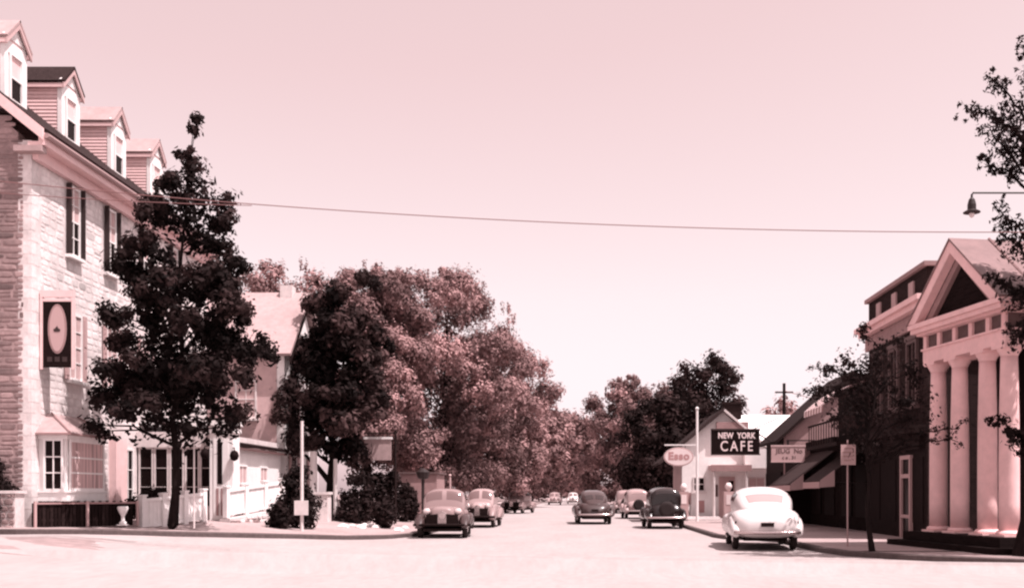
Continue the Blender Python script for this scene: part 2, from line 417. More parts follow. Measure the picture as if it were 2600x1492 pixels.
# ------------------------------------------------------------------ the inn
rnd = random.Random(4)
IX, IY0, IY1, IB, IZ = -14.3, 27.5, 40.5, 0.45, 10.7
inn = thing('stone_inn', 'tall pale stone inn with four white dormers at the left edge', 'building', (-18, 34, IB))
ff = frame((IX, 0, 0), '+x')       # u = +y
gf = frame((0, IY0, 0), '-y')      # u = +x
fw_ = MB().box(IX - 0.35, IX, IY0, IY1, IB - 0.3, IZ).build('front_wall', 'mortar', inn)
gw = MB(); gw.prism([(IX - 0.35, IY0, IB - 0.3), (-23, IY0, IB - 0.3), (-23, IY0, IZ), (-18.65, IY0, 14.3), (IX - 0.35, IY0, IZ + 0.2)][::-1], (0, 0.35, 0))
gw = gw.build('gable_wall', 'mortar_rose', inn)
MB().box(-23, IX - 0.35, IY1 - 0.35, IY1, IB - 0.3, IZ).box(-23, -22.65, IY0 + 0.35, IY1 - 0.35, IB - 0.3, IZ).build('rear_wall', 'mortar', inn)
holes = []
wy_top = [29.75, 32.1, 34.6, 37.1]
for y in wy_top: holes.append((y - 0.5, y + 0.5, 8.0, 10.2))
for y in wy_top: holes.append((y - 0.55, y + 0.55, 4.5, 6.75))
holes.append((27.75, 30.2, 0.4, 3.5)); holes.append((32.0, 40.5, 0.4, 3.4))
holes.append((27.4, 27.95, 0.4, 10.5))
cells = stone_cells(27.5, 40.5, 0.45, 10.35, rnd, holes, 0.14, 0.28, 0.22, 0.62)
lay_stones(fw_, ff, cells, rnd, 'stone', 210, (0.93, 1.04), key=lambda c: c[0] + 0.25 * abs(c[2] - 5), depth=0.009, dark=0.09)
# dressed corner stones, alternately long and short
z = 0.45; k = 0
while z < 10.05:
    h = rnd.uniform(0.26, 0.36); a_, b_ = (0.40, 0.10) if k % 2 else (0.22, 0.22)
    t_ = rnd.uniform(0.9, 1.05); mb = MB(); mb.hexa([(IX - b_, 27.496, z + 0.008), (IX + 0.005, 27.496, z + 0.008), (IX + 0.005, 27.5 + a_, z + 0.008), (IX - b_, 27.5 + a_, z + 0.008), (IX - b_, 27.496, z + h - 0.008), (IX + 0.005, 27.496, z + h - 0.008), (IX + 0.005, 27.5 + a_, z + h - 0.008), (IX - b_, 27.5 + a_, z + h - 0.008)], t_)
    mb.build('corner_stone', 'stone', inn, tone=True); z += h; k += 1
cells = stone_cells(-16.6, -14.5, 0.45, 11.6, rnd, [], 0.09, 0.20, 0.3, 0.9)
cells = [c for c in cells if c[3] < 10.75 + (-14.3 - c[0]) * 0.8 - 0.15]
lay_stones(gw, gf, cells, rnd, 'fieldstone', 85, (0.85, 1.1), key=lambda c: -c[1], depth=0.016, dark=0.2)
# quoins at the corner are part of the stonework; windows
for i, y in enumerate(wy_top):
    window(inn, ff, y, 8.15, 0.74, 1.98, 2, 4, 'glass', 'blind', shutters=True, swing=True, sh_w=0.14, sill=True)
    window(inn, ff, y + 0.1, 4.65, 0.78, 1.9, 2, 4, 'blind', 'blind', fm='white', shutters=True, sh_w=0.24, shut_m='shutter_pale')
# roof, cornice, rake
def slab(pts, th):
    a_ = [Vector(p) for p in pts]; n = (a_[1] - a_[0]).cross(a_[2] - a_[0]).normalized()
    if n.z < 0: a_ = a_[::-1]; n = -n
    return a_, n * th
def roof_slab(pts, th, name, m, parent):
    a_, d = slab(pts, th); mb = MB(); mb.prism([p for p in a_], -d); return mb.build(name, m, parent)
rf = roof_slab([(-13.85, 27.28, 10.95), (-13.85, IY1 + 0.2, 10.95), (-18.65, IY1 + 0.2, 14.79), (-18.65, 27.28, 14.79)], 0.10, 'roof', 'shingle', inn)
roof_slab([(-18.66, 27.28, 14.79), (-18.66, IY1 + 0.2, 14.79), (-23.45, IY1 + 0.2, 10.95), (-23.45, 27.28, 10.95)], 0.10, 'roof', 'shingle', inn)
MB().box(-14.0, -13.84, 27.27, IY1 + 0.1, 10.50, 10.82).box(-14.28, -14.0, 27.27, IY1 + 0.1, 10.50, 10.60).box(-14.28, -14.12, 27.5, IY1, 10.2, 10.497).build('cornice', 'clapboard', inn)
g_ = MB(); g_.tube([(-13.78, 27.25, 10.74), (-13.78, IY1 + 0.2, 10.74)], 0.07, 8); g_.build('gutter', 'steel', inn)
rb = MB(); rb.prism([(-13.86, 27.2, 10.62), (-13.86, 27.2, 10.93), (-18.65, 27.2, 14.76), (-18.65, 27.2, 14.45)], (0, 0.075, 0)); rb.build('rake_board', 'clapboard', inn)
MB().box(-14.62, -13.9, 27.2, 27.5, 10.33, 10.48).build('cornice_return', 'roof_pale', inn)
# dormers
DX = -15.32
def dormer(y0, dark):
    y1 = y0 + 1.05; zb = 11.98; ze, zp = 13.72, 14.22; ym = (y0 + y1) / 2; xb = -17.9
    m = MB(); m.prism([(DX, y0, zb), (DX, y1, zb), (DX, y1, ze), (DX, ym, zp - 0.02), (DX, y0, ze)][::-1], (xb - DX, 0, 0))
    d = m.build('dormer', 'clapboard', inn)
    n = 15; hh = (ze - zb - 0.12) / n
    for k in range(n):
        for (yy, s_) in ((y0, -1), (y1, 1)):
            if s_ > 0: continue
            z0 = zb + k * hh; z1 = z0 + hh
            xa = -13.85 - (z0 - 10.95) / 0.8          # where the roof meets this course
            if xa > DX - 0.08: xa = DX - 0.08
            mb = MB(); x1 = xb
            mb.hexa([(x1, yy, z0), (DX - 0.09, yy, z0), (DX - 0.09, yy - 0.030, z0), (x1, yy - 0.030, z0), (x1, yy, z1), (DX - 0.09, yy, z1), (DX - 0.09, yy - 0.008, z1), (x1, yy - 0.008, z1)][0:8])
            mb.build('clapboard', 'clapboard', d)
    f = frame((DX, 0, 0), '+x')
    MB().box(DX - 0.09, DX + 0.04, y0 - 0.04, y0 + 0.13, zb - 0.1, ze).box(DX - 0.09, DX + 0.04, y1 - 0.13, y1 + 0.04, zb - 0.1, ze).box(DX + 0.002, DX + 0.045, y0 + 0.13, y1 - 0.13, ze - 0.42, ze - 0.1).build('trim', 'white', d)
    window(d, f, ym, zb + 0.06, 0.66, 1.30, 1, 2, 'glass', 'clapboard', fm='white', fw=0.06, sill=False, proud=0.07, flat=True)
    MB().prism([(DX, y0 - 0.12, ze - 0.02), (DX, y1 + 0.12, ze - 0.02), (DX, ym, zp - 0.02)][::-1], (0.05, 0, 0)).build('pediment', 'white', d)
    rm = 'shingle' if dark else 'roof_pale'
    for s_ in (-1, 1):
        ye = ym + s_ * (0.525 + 0.14); zz = ze - 0.06
        roof_slab([(DX + 0.16, ym, zp + 0.10), (DX + 0.16, ye, zz), (xb - 0.35, ye, zz), (xb - 0.35, ym, zp + 0.10)], 0.06, 'dormer_roof', rm, d)
        # white eave board under the roof edge and raking board
        MB().box(xb, DX + 0.095, min(ye - s_ * 0.03, ye - s_ * 0.135), max(ye - s_ * 0.03, ye - s_ * 0.135), zz - 0.19, zz - 0.075).build('eave_board', 'clapboard', d)
        mb = MB(); mb.prism([(DX + 0.10, ym, zp + 0.03), (DX + 0.10, ye - s_ * 0.02, zz - 0.05), (DX + 0.10, ye - s_ * 0.02, zz - 0.22), (DX + 0.10, ym, zp - 0.14)], (0.05, 0, 0)); mb.build('rake_board', 'cream', d)
for i, y0 in enumerate((28.05, 31.15, 34.45, 37.6)): dormer(y0, i == 1)
# bay window
bx0, bx1, by0, by1, bz0, bz1 = IX, -13.55, 27.85, 30.1, 1.27, 3.06
bay = MB().box(bx0 - 0.05, bx1 - 0.03, by0 + 0.03, by1, bz0, bz1).build('bay_window', 'white', inn)
MB().box(bx0, bx1 + 0.02, by0 - 0.02, by1 + 0.02, bz0 - 0.02, 1.48).build('apron', 'white', bay)
MB().box(bx0, bx1 + 0.05, by0 - 0.05, by1 + 0.05, 1.48, 1.53).build('sill', 'white', bay); MB().box(bx0, bx1 + 0.03, by0 - 0.03, by1 + 0.03, 2.9, bz1).build('frieze', 'white', bay)
mb = MB(); rx, ry0, ry1 = bx1 + 0.16, by0 - 0.16, by1 + 0.16
mb.add([(bx0, ry0, bz1), (rx, ry0, bz1), (rx, ry1, bz1), (bx0, ry1, bz1), (bx0, by0 + 0.45, 3.62), (bx0 + 0.12, by0 + 0.45, 3.6), (bx0 + 0.12, by1 - 0.35, 3.6), (bx0, by1 - 0.35, 3.62)],
       [(0, 1, 5, 4), (1, 2, 6, 5), (2, 3, 7, 6), (4, 5, 6, 7), (3, 2, 1, 0)]); mb.build('bay_roof', 'roof_pale', bay)
MB().tube([(rx, ry0, bz1 + 0.02), (bx0 + 0.12, by0 + 0.45, 3.63)], 0.025, 5).build('hip_seam', 'rose', bay); MB().tube([(rx, ry1, bz1 + 0.02), (bx0 + 0.12, by1 - 0.35, 3.63)], 0.025, 5).build('hip_seam', 'rose', bay)
MB().box(bx0, rx + 0.03, ry0 - 0.03, ry1 + 0.03, bz1 - 0.05, bz1 - 0.004).build('eave_edge', 'rose', bay)
fb = frame((bx1, 0, 0), '+x')
window(bay, fb, (by0 + by1) / 2 + 0.03, 1.53, by1 - by0 - 0.22, 1.37, 1, 3, 'curtain', None, fw=0.07, sill=False, bar=0.045, proud=0.03, flat=True)
fb2 = frame((0, by0, 0), '-y')
window(bay, fb2, -13.89, 1.53, 0.52, 1.37, 2, 3, 'glass', None, fw=0.05, sill=False, bar=0.03, proud=0.05, flat=True)
# ground floor behind the bay: pilaster and shop windows on the front wall
MB().box(IX, IX + 0.22, 32.05, 32.85, 0.5, 3.1).build('pilaster', 'clapboard', inn)
window(inn, ff, 33.35, 0.9, 0.8, 2.0, 2, 3, fw=0.08)
# glazed porch facing the camera
PY = 34.0
MB().box(IX + 0.01, -11.76, PY, PY + 0.25, 0.3, 1.0).box(IX + 0.01, -11.76, PY, PY + 0.25, 2.95, 3.45).box(IX + 0.01, -11.5, PY + 0.25, 40.6, 3.2, 3.38).build('porch_wall', 'white_shabby', inn)
MB().box(IX + 0.01, -11.8, PY + 0.9, PY + 1.0, 0.3, 3.2).build('porch_back_wall', 'dark', inn)
fp = frame((0, PY, 0), '-y')
for xc, wd in ((-14.0, 0.46), (-13.5, 0.46), (-13.0, 0.46), (-12.5, 0.46), (-12.02, 0.44)):
    window(inn, (fp[0] + Vector((0, 0.1, 0)), fp[1], fp[2], fp[3]), xc, 1.0, wd + 0.02, 1.95, 1, 3, fw=0.055, sill=False, bar=0.02, fm='white_shabby')
# entrance
en = MB().box(-11.75, -11.02, 33.55, 34.25, 0.35, 3.62).build('entrance', 'white', inn)
MB().box(-11.85, -10.92, 33.45, 34.3, 3.625, 3.78).box(-11.80, -10.97, 33.5, 34.3, 3.4, 3.56).build('entrance_cornice', 'white', en)
dr = MB().box(-11.62, -11.15, 33.525, 33.548, 0.62, 3.2).build('door', 'white', inn)
MB().box(-11.49, -11.34, 33.508, 33.522, 1.75, 3.1).build('pane', 'glass', dr)
MB().box(-11.53, -11.45, 33.508, 33.522, 0.75, 1.62).box(-11.38, -11.30, 33.508, 33.522, 0.75, 1.62).build('door_panel', 'rose', dr)
MB().lathe([(0.005, -0.03), (0.03, -0.01), (0.03, 0.02), (0.005, 0.03)], 8, (-11.22, 33.48, 1.7)).build('door_knob', 'iron', dr)
for k, (x, y, z) in enumerate(((-11.86, 33.42, 2.72), (-10.93, 33.45, 2.66))):
    l = thing('wall_lantern', ['round dark lantern left of the narrow white door', 'round dark lantern right of the narrow white door'][k], 'lantern', (x, y, z), 'lanterns beside the inn door')
    MB().lathe([(0.03, -0.17), (0.11, -0.12), (0.15, 0.0), (0.11, 0.12), (0.03, 0.17)], 12, (x, y, z)).build('globe', 'dark', l, smooth=True)
    xw = -11.74 if k == 0 else -11.03
    MB().tube([(x, y, z + 0.15), (x, y, z + 0.25), (xw, 33.6, z + 0.25)], 0.018, 6).build('bracket', 'iron', l)
# low side porch along the street
lp = thing('side_porch', 'low white porch with dark lean-to roof beside the inn', 'porch', (-12.5, 37.5, 0.45))
MB().box(-11.75, -11.5, 34.3, 40.7, 0.4, 2.95).build('wall', 'white', lp)
roof_slab([(-11.2, 34.2, 3.12), (-11.2, 40.9, 3.12), (-14.2, 40.9, 3.95), (-14.2, 34.2, 3.95)], 0.09, 'roof', 'dark_wood', lp)
MB().box(-11.34, -11.28, 34.3, 40.8, 2.92, 3.0).build('fascia', 'rose', lp)
fl = frame((-11.5, 0, 0), '+x')
for y in (36.0, 38.4): window(lp, fl, y, 1.15, 0.9, 1.3, 2, 2, 'blind', fm='white', sill=True)
# inn sign
sg = thing('hanging_sign', 'dark hanging inn sign with pale oval on the stone wall', 'sign', (-13.85, 27.9, 4.9))
MB().box(-14.27, -13.36, 27.86, 27.94, 6.66, 6.84).box(-14.27, -14.2, 27.86, 27.94, 4.75, 6.655).box(-13.43, -13.36, 27.86, 27.94, 4.75, 6.655).box(-14.195, -13.435, 27.87, 27.93, 6.55, 6.62).build('frame', 'clapboard', sg)
bd = MB().box(-14.19, -13.44, 27.88, 27.92, 4.80, 6.54).build('board', 'dark', sg)
def disc(cx, y, cz, rx_, rz_, n=28, th=0.008):
    mb = MB(); mb.prism([(cx + rx_ * math.cos(2 * math.pi * k / n), y, cz + rz_ * math.sin(2 * math.pi * k / n)) for k in range(n)], (0, -th, 0)); return mb
disc(-13.81, 27.878, 5.82, 0.25, 0.66).build('oval', 'rose', sg)
disc(-13.81, 27.868, 5.82, 0.20, 0.60).build('oval_field', 'shutter_pale', sg)
mb = MB(); mb.prism([(-13.88, 27.858, 5.74), (-13.74, 27.858, 5.74), (-13.72, 27.858, 5.8), (-13.78, 27.858, 5.84), (-13.81, 27.858, 5.9), (-13.85, 27.858, 5.84), (-13.91, 27.858, 5.8)], (0, -0.006, 0)); mb.build('emblem', 'awning', sg)
for k in range(3): MB().box(-14.08 + k * 0.2, -13.95 + k * 0.2, 27.872, 27.879, 4.95, 5.08).build('letter', 'awning', sg)

# ------------------------------------------------------------------ things before the inn
rl = thing('dark_railing', 'dark slatted railing under the bay window', 'railing', (-13.3, 28.5, 0.55))
A, B = Vector((-14.12, 27.25, 0)), Vector((-12.52, 29.75, 0)); D = (B - A).normalized(); Nn = Vector((D.y, -D.x, 0))
fr_ = (A, D, Vector((0, 0, 1)), Nn); ln = (B - A).length
MB().fbox(fr_, 0, ln, 1.17, 1.22, 0.0, 0.05).build('top_rail', 'rose', rl); MB().fbox(fr_, 0, ln, 0.72, 0.78, -0.045, -0.01).build('rail', 'dark_wood', rl)
r2 = random.Random(3)
for k in range(27):
    u = 0.03 + k * (ln - 0.1) / 27
    MB().fbox(fr_, u, u + 0.085, 0.56, 1.22 + 0.035 * (k % 2), -0.008, 0.0 + r2.random() * 0.008 - 0.002).build('slat', 'dark_wood' if r2.random() < 0.3 else 'dark', rl)
for u in (0.0, ln * 0.49, ln): MB().fbox(fr_, u - 0.03, u + 0.03, 0.55, 1.25, 0.055, 0.11).build('post', 'shutter_pale', rl)
MB().fbox(fr_, 0.05, ln - 0.02, 0.56, 1.2, -0.16, -0.12).build('shade_board', 'dark', rl)  # dark sheet standing in for the shade behind the slats
ur = thing('garden_urn', 'small white garden urn before the dark railing', 'urn', (-12.55, 29.2, 0.6))
MB().lathe([(0.10, 0.0), (0.10, 0.06), (0.05, 0.10), (0.045, 0.22), (0.10, 0.32), (0.15, 0.45), (0.13, 0.50)], 14, (-12.60, 29.1, 0.6)).build('bowl', 'white', ur, smooth=True)
MB().box(-12.72, -12.48, 28.98, 29.22, 0.57, 0.60).build('foot', 'white', ur)

# white board fence on a stone footing, two runs
def board_fence(label, P0, P1, z0, z1, hgt, npan, footing):
    A, B = Vector((*P0, 0)), Vector((*P1, 0)); t = thing('white_fence', label, 'fence', (A + B) / 2, 'white board fences before the inn')
    ln = (B - A).length; D = (B - A).normalized(); N_ = Vector((D.y, -D.x, 0)); Z = Vector((0, 0, 1))
    zz = lambda u: z0 + (z1 - z0) * u / ln
    def seg(u0, u1, a0, a1, n0, n1, name, m):
        P = lambda u, v, n: A + D * u + Z * (zz(u) + v) + N_ * n
        mb = MB(); mb.hexa([P(u0, a0, n0), P(u1, a0, n0), P(u1, a0, n1), P(u0, a0, n1), P(u0, a1, n0), P(u1, a1, n0), P(u1, a1, n1), P(u0, a1, n1)]); return mb.build(name, m, t)
    for k in range(npan + 1):
        u = k * ln / npan; u = min(max(u, 0.08), ln - 0.08)
        p = seg(u - 0.08, u + 0.08, -0.06, hgt + 0.10, -0.08, 0.08, 'post', 'white'); seg(u - 0.10, u + 0.10, hgt + 0.10, hgt + 0.15, -0.1, 0.1, 'cap', 'white')
    for k in range(npan):
        a_, b_ = k * ln / npan + 0.085, (k + 1) * ln / npan - 0.085
        if k == 0: a_ += 0.08
        if k == npan - 1: b_ -= 0.08
        seg(a_, b_, hgt - 0.06, hgt + 0.03, -0.05, 0.06, 'rail', 'white'); seg(a_, b_, 0.0, 0.08, -0.04, 0.045, 'rail', 'white')
        nb = max(2, int((b_ - a_) / 0.13))
        for j in range(nb):
            u0 = a_ + (b_ - a_) * j / nb; u1 = a_ + (b_ - a_) * (j + 1) / nb
            seg(u0 + 0.004, u1 - 0.004, 0.083, hgt - 0.063, -0.015, 0.012 + 0.004 * (j % 2), 'board', 'white')
    # stone footing
    ft = thing('stone_footing', footing, 'low wall', (A + B) / 2, 'low stone walls under the fences')
    gz = 0.30
    P = lambda u, z, n: A + D * u + Z * z + N_ * n
    mb = MB(); mb.hexa([P(0, gz, -0.2), P(ln, gz, -0.2), P(ln, gz, 0.2), P(0, gz, 0.2), P(0, zz(0) - 0.08, -0.2), P(ln, zz(ln) - 0.08, -0.2), P(ln, zz(ln) - 0.08, 0.2), P(0, zz(0) - 0.08, 0.2)]); mb.build('core', 'mortar', ft)
    rr = random.Random(len(label))
    fr2 = (A + N_ * 0.2, D, Z, N_)
    for c in stone_cells(0, ln, gz, max(zz(0), zz(ln)) - 0.08, rr, [], 0.13, 0.2, 0.2, 0.42):
        if c[3] < zz((c[0] + c[1]) / 2) - 0.06:
            mb = MB(); stone_mesh(mb, fr2, c[0] + 0.01, c[1] - 0.01, c[2] + 0.008, c[3] - 0.008, rr, 0.05, rr.uniform(0.7, 1.1)); mb.build('stone', 'fieldstone' if rr.random() < 0.4 else 'stone', ft, tone=True)
board_fence('white board fence behind the big dark tree trunk', (-12.45, 29.9), (-11.45, 32.3), 0.46, 0.66, 0.80, 3, 'low stone footing under the fence by the tree trunk')
board_fence('white board fence right of the narrow white door', (-11.15, 33.2), (-10.15, 36.2), 0.74, 1.04, 0.80, 3, 'low stone wall under the fence right of the door')
pl = thing('stone_pier', 'rough stone pier at the corner of the inn', 'stone pier', (-14.6, 27.0, 0.5))
core = MB().box(-14.75, -14.38, 26.85, 27.3, 0.5, 1.45).build('core', 'mortar', pl)
MB().box(-14.80, -14.33, 26.8, 27.35, 1.455, 1.53).build('cap', 'white_shabby', pl)
lay_stones(core, frame((0, 26.85, 0), '-y'), stone_cells(-14.75, -14.38, 0.5, 1.45, rnd, [], 0.14, 0.22, 0.15, 0.3), rnd, 'fieldstone', 40, (0.8, 1.1))
wl2 = thing('garden_wall', 'low rough stone wall left of the inn corner', 'low wall', (-16, 27.1, 0.5))
core = MB().box(-22, -14.82, 26.95, 27.3, 0.4, 1.36).build('core', 'mortar', wl2)
lay_stones(core, frame((0, 26.95, 0), '-y'), stone_cells(-16.5, -14.82, 0.5, 1.36, rnd, [], 0.14, 0.24, 0.2, 0.45), rnd, 'fieldstone', 60, (0.6, 1.1))

# ------------------------------------------------------------------ white house behind the inn
h2 = thing('white_house', 'white gabled house behind the big dark tree', 'house', (-15, 44, 0.5))
HX = -11.5
MB().box(-20, HX - 0.3, 41.2, 41.45, 0.3, 7.0).build('side_wall', 'cream', h2)
mb = MB(); mb.prism([(HX, 41.2, 0.3), (HX, 46.6, 0.3), (HX, 46.6, 7.0), (HX, 43.9, 9.55), (HX, 41.2, 7.0)][::-1], (-0.29, 0, 0)); mb.build('gable_wall', 'white', h2)
roof_slab([(HX + 0.35, 40.8, 6.9), (HX + 0.35, 43.9, 9.85), (-20, 43.9, 9.85), (-20, 40.8, 6.9)], 0.12, 'roof', 'roof_pale', h2)
roof_slab([(HX + 0.35, 47.0, 6.9), (HX + 0.35, 43.9, 9.85), (-20, 43.9, 9.85), (-20, 47.0, 6.9)], 0.12, 'roof', 'roof_pale', h2)
MB().box(-12.35, -11.85, 43.6, 44.2, 9.3, 10.1).build('chimney', 'white_shabby', h2)
mb = MB(); mb.prism([(HX + 0.3, 40.85, 6.74), (HX + 0.3, 43.9, 9.64), (HX + 0.3, 43.9, 9.40), (HX + 0.3, 40.85, 6.5)], (0.05, 0, 0)); mb.build('rake_board', 'dark_wood', h2)
fh = frame((HX, 0, 0), '+x')
for y in (42.5, 45.3):
    window(h2, fh, y, 4.3, 0.85, 1.6, 2, 4, shutters=True, shut_m='shutter_pale', sh_w=0.35, fm='white_shabby')
    window(h2, fh, y, 1.3, 0.85, 1.7, 2, 4, shutters=True, shut_m='shutter_pale', sh_w=0.35, fm='white_shabby')
fs = frame((0, 41.2, 0), '-y')
for x in (-13.0, -15.0): window(h2, fs, x, 4.4, 0.85, 1.5, 2, 4, 'blind', fm='white_shabby')
# ------------------------------------------------------------------ bank with portico (local frame: x along the front towards us, y inwards)
bk = thing('bank_building', 'small bank with white columned portico and pediment at right', 'bank', (9.26, 26.9, 0), rz=math.atan2(-0.987, 0.16), local=True)
S0 = 0.125
MB().box(-0.95, 4.2, -0.95, 1.6, -0.2, 0.26).box(-0.65, 3.9, -0.65, 9.0, 0.262, 0.48).build('steps', 'brick_deep', bk)  # near-black colour stands in for the shade on the steps
for t in (0.0, 1.05, 2.3, 3.2):
    c = MB(); prof = [(0.225, 0.62), (0.226, 1.2), (0.224, 2.2), (0.215, 3.2), (0.195, 4.2), (0.185, 4.55)]
    c.lathe(prof, 24, (t, 0, 0)); cc = c.build('column', 'column', bk, smooth=True)
    MB().lathe([(0.28, 0.53), (0.30, 0.56), (0.27, 0.60), (0.235, 0.62)], 24, (t, 0, 0)).box(t - 0.31, t + 0.31, -0.31, 0.31, 0.482, 0.53).build('base', 'column', cc, smooth=False)
    MB().lathe([(0.19, 4.55), (0.21, 4.60), (0.26, 4.68), (0.27, 4.72)], 24, (t, 0, 0)).box(t - 0.28, t + 0.28, -0.28, 0.28, 4.72, 4.80).build('capital', 'column', cc)
MB().box(-0.30, 3.5, -0.27, 0.27, 4.802, 5.12).box(3.0, 3.5, 0.272, 8.5, 4.802, 5.12).box(-0.34, 3.54, -0.31, 0.31, 5.12, 5.17).build('architrave', 'column', bk)
MB().box(-0.26, 3.46, -0.20, 0.20, 5.172, 5.50).box(3.05, 3.44, 0.205, 8.5, 5.172, 5.50).build('frieze', 'frame_dim', bk)
for t in (-0.2, 0.5, 1.25, 2.0, 2.75, 3.4): MB().box(t - 0.08, t + 0.08, -0.27, -0.203, 5.172, 5.495).build('frieze_block', 'column', bk)
MB().box(-0.40, 3.80, -0.57, 0.6, 5.55, 5.66).box(-0.44, 3.86, -0.63, 0.6, 5.662, 5.78).box(-0.36, 3.65, -0.42, 0.5, 5.502, 5.548).box(3.0, 3.80, 0.602, 8.5, 5.55, 5.66).box(3.0, 3.86, 0.602, 8.5, 5.662, 5.78).build('cornice', 'column', bk)
am = 1.71; apz = 7.5
mb = MB(); mb.prism([(-0.3, -0.28, 5.78), (3.7, -0.28, 5.78), (am, -0.28, 7.2)], (0, 0.2, 0)); mb.build('tympanum', 'brick_deep', bk)
for s_ in (-1, 1):
    xe = am + s_ * 2.16; mb = MB()
    mb.prism([(am, -0.63, apz), (xe, -0.63, 5.78 + 0.02), (xe - s_ * 0.42, -0.63, 5.785), (am, -0.63, apz - 0.30)], (0, 0.22, 0)); mb.build('raking_cornice', 'column', bk)
    mb = MB(); mb.prism([(am, -0.40, apz - 0.32), (xe - s_ * 0.45, -0.40, 5.79), (xe - s_ * 0.78, -0.40, 5.79), (am, -0.40, apz - 0.54)], (0, 0.115, 0)); mb.build('inner_moulding', 'rose', bk)
    r_ = roof_slab([(am, -0.66, apz + 0.06), (xe + s_ * 0.03, -0.66, 5.80), (xe + s_ * 0.03, 9.0, 5.80), (am, 9.0, apz + 0.06)], 0.045, 'roof', 'roof_tin', bk)
    for k in range(1, 9):
        y = -0.66 + k * 1.05; d_ = Vector((am - xe, 0, apz + 0.06 - 5.80)).normalized(); n_ = Vector((s_ * abs(d_.z), 0, abs(d_.x)))
        mb = MB(); mb.tube([(xe, y, 5.83), (am, y, apz + 0.09)], 0.028, 4); mb.build('seam', 'rose', r_)
MB().box(-0.25, 3.45, 1.7, 9.0, 0.48, 5.49).build('wall', 'brick_deep', bk)  # shade behind the columns put into the near-black wall colour
MB().box(-0.25, 3.0, 0.28, 1.7, 5.0, 5.12).build('porch_ceiling', 'brick_deep', bk)  # portico shade put into the ceiling colour too
bd = MB().box(1.1, 2.2, 1.62, 1.69, 0.5, 3.1).build('door', 'dark_wood', bk)
for x in (0.5, 2.75): MB().box(x - 0.35, x + 0.35, 1.64, 1.69, 1.4, 3.4).build('window', 'glass', bk)

# ------------------------------------------------------------------ brick building
bb = thing('brick_building', 'dark brick building with pale cornice left of the bank', 'building', (14, 33, 0.1))
BX = 10.0
MB().box(BX, 22, 30.0, 36.0, 0.0, 7.95).build('wall', 'brick_dark', bb)
MB().box(BX - 0.42, BX + 0.02, 29.6, 36.35, 6.94, 7.10).box(BX - 0.3, BX + 0.02, 29.7, 36.25, 6.78, 6.938).box(BX, 22, 29.5, 30.02, 6.92, 7.10).build('cornice', 'column', bb)
MB().box(BX - 0.1, BX - 0.004, 29.9, 36.1, 6.30, 6.738).build('frieze', 'rose', bb)
MB().box(BX - 0.12, BX + 0.4, 29.88, 36.12, 7.952, 8.08).box(BX + 0.4, 22, 29.88, 30.3, 7.952, 8.08).build('coping', 'rose', bb)
for y in (31.3, 33.0, 34.7): MB().box(BX - 0.06, BX - 0.003, y - 0.22, y + 0.22, 7.28, 7.74).build('attic_panel', 'shutter_pale', bb)
fb = frame((BX, 0, 0), '-x')      # u = -y
for y in (31.2, 33.0, 34.8): window(bb, fb, -y, 4.05, 0.95, 1.95, 2, 2, fm='frame_dim', fw=0.09, sill=True, head=True, proud=0.09)
MB().box(BX - 0.05, BX - 0.002, 30.0, 36.0, 0.0, 2.74).build('shopfront_shade', 'dark', bb)  # dark panel deepening the shade along the ground floor
MB().box(BX - 0.5, BX - 0.003, 29.95, 36.0, 3.2, 3.42).build('belt_course', 'dark_wood', bb)
MB().box(BX - 0.16, BX - 0.004, 30.2, 35.8, 2.75, 3.1).build('fascia_board', 'dark_wood', bb)
sd_ = MB(); fr_d = (Vector((BX - 0.052, 31.6, 0)), fb[1], fb[2], fb[3])
for (u0, u1, v0, v1) in ((-0.5, -0.38, 0.13, 2.6), (0.38, 0.5, 0.13, 2.6), (-0.379, 0.379, 2.48, 2.6), (-0.379, 0.379, 1.92, 2.04), (-0.379, 0.379, 0.72, 0.82)): sd_.fbox(fr_d, u0, u1, v0, v1, 0.0, 0.09)
sd_ = sd_.build('shop_door', 'shutter_pale', bb)
for (v0, v1) in ((0.2, 0.72), (0.82, 1.92), (2.04, 2.48)): MB().fbox(fr_d, -0.38, 0.38, v0, v1, 0.004, 0.02).build('pane', 'glass', sd_)
for y in (30.7, 33.3, 35.0): MB().box(BX - 0.07, BX - 0.052, y - 0.55, y + 0.55, 0.6, 2.5).build('shop_window', 'dark', bb)  # flat dark colour stands in for the shaded interior

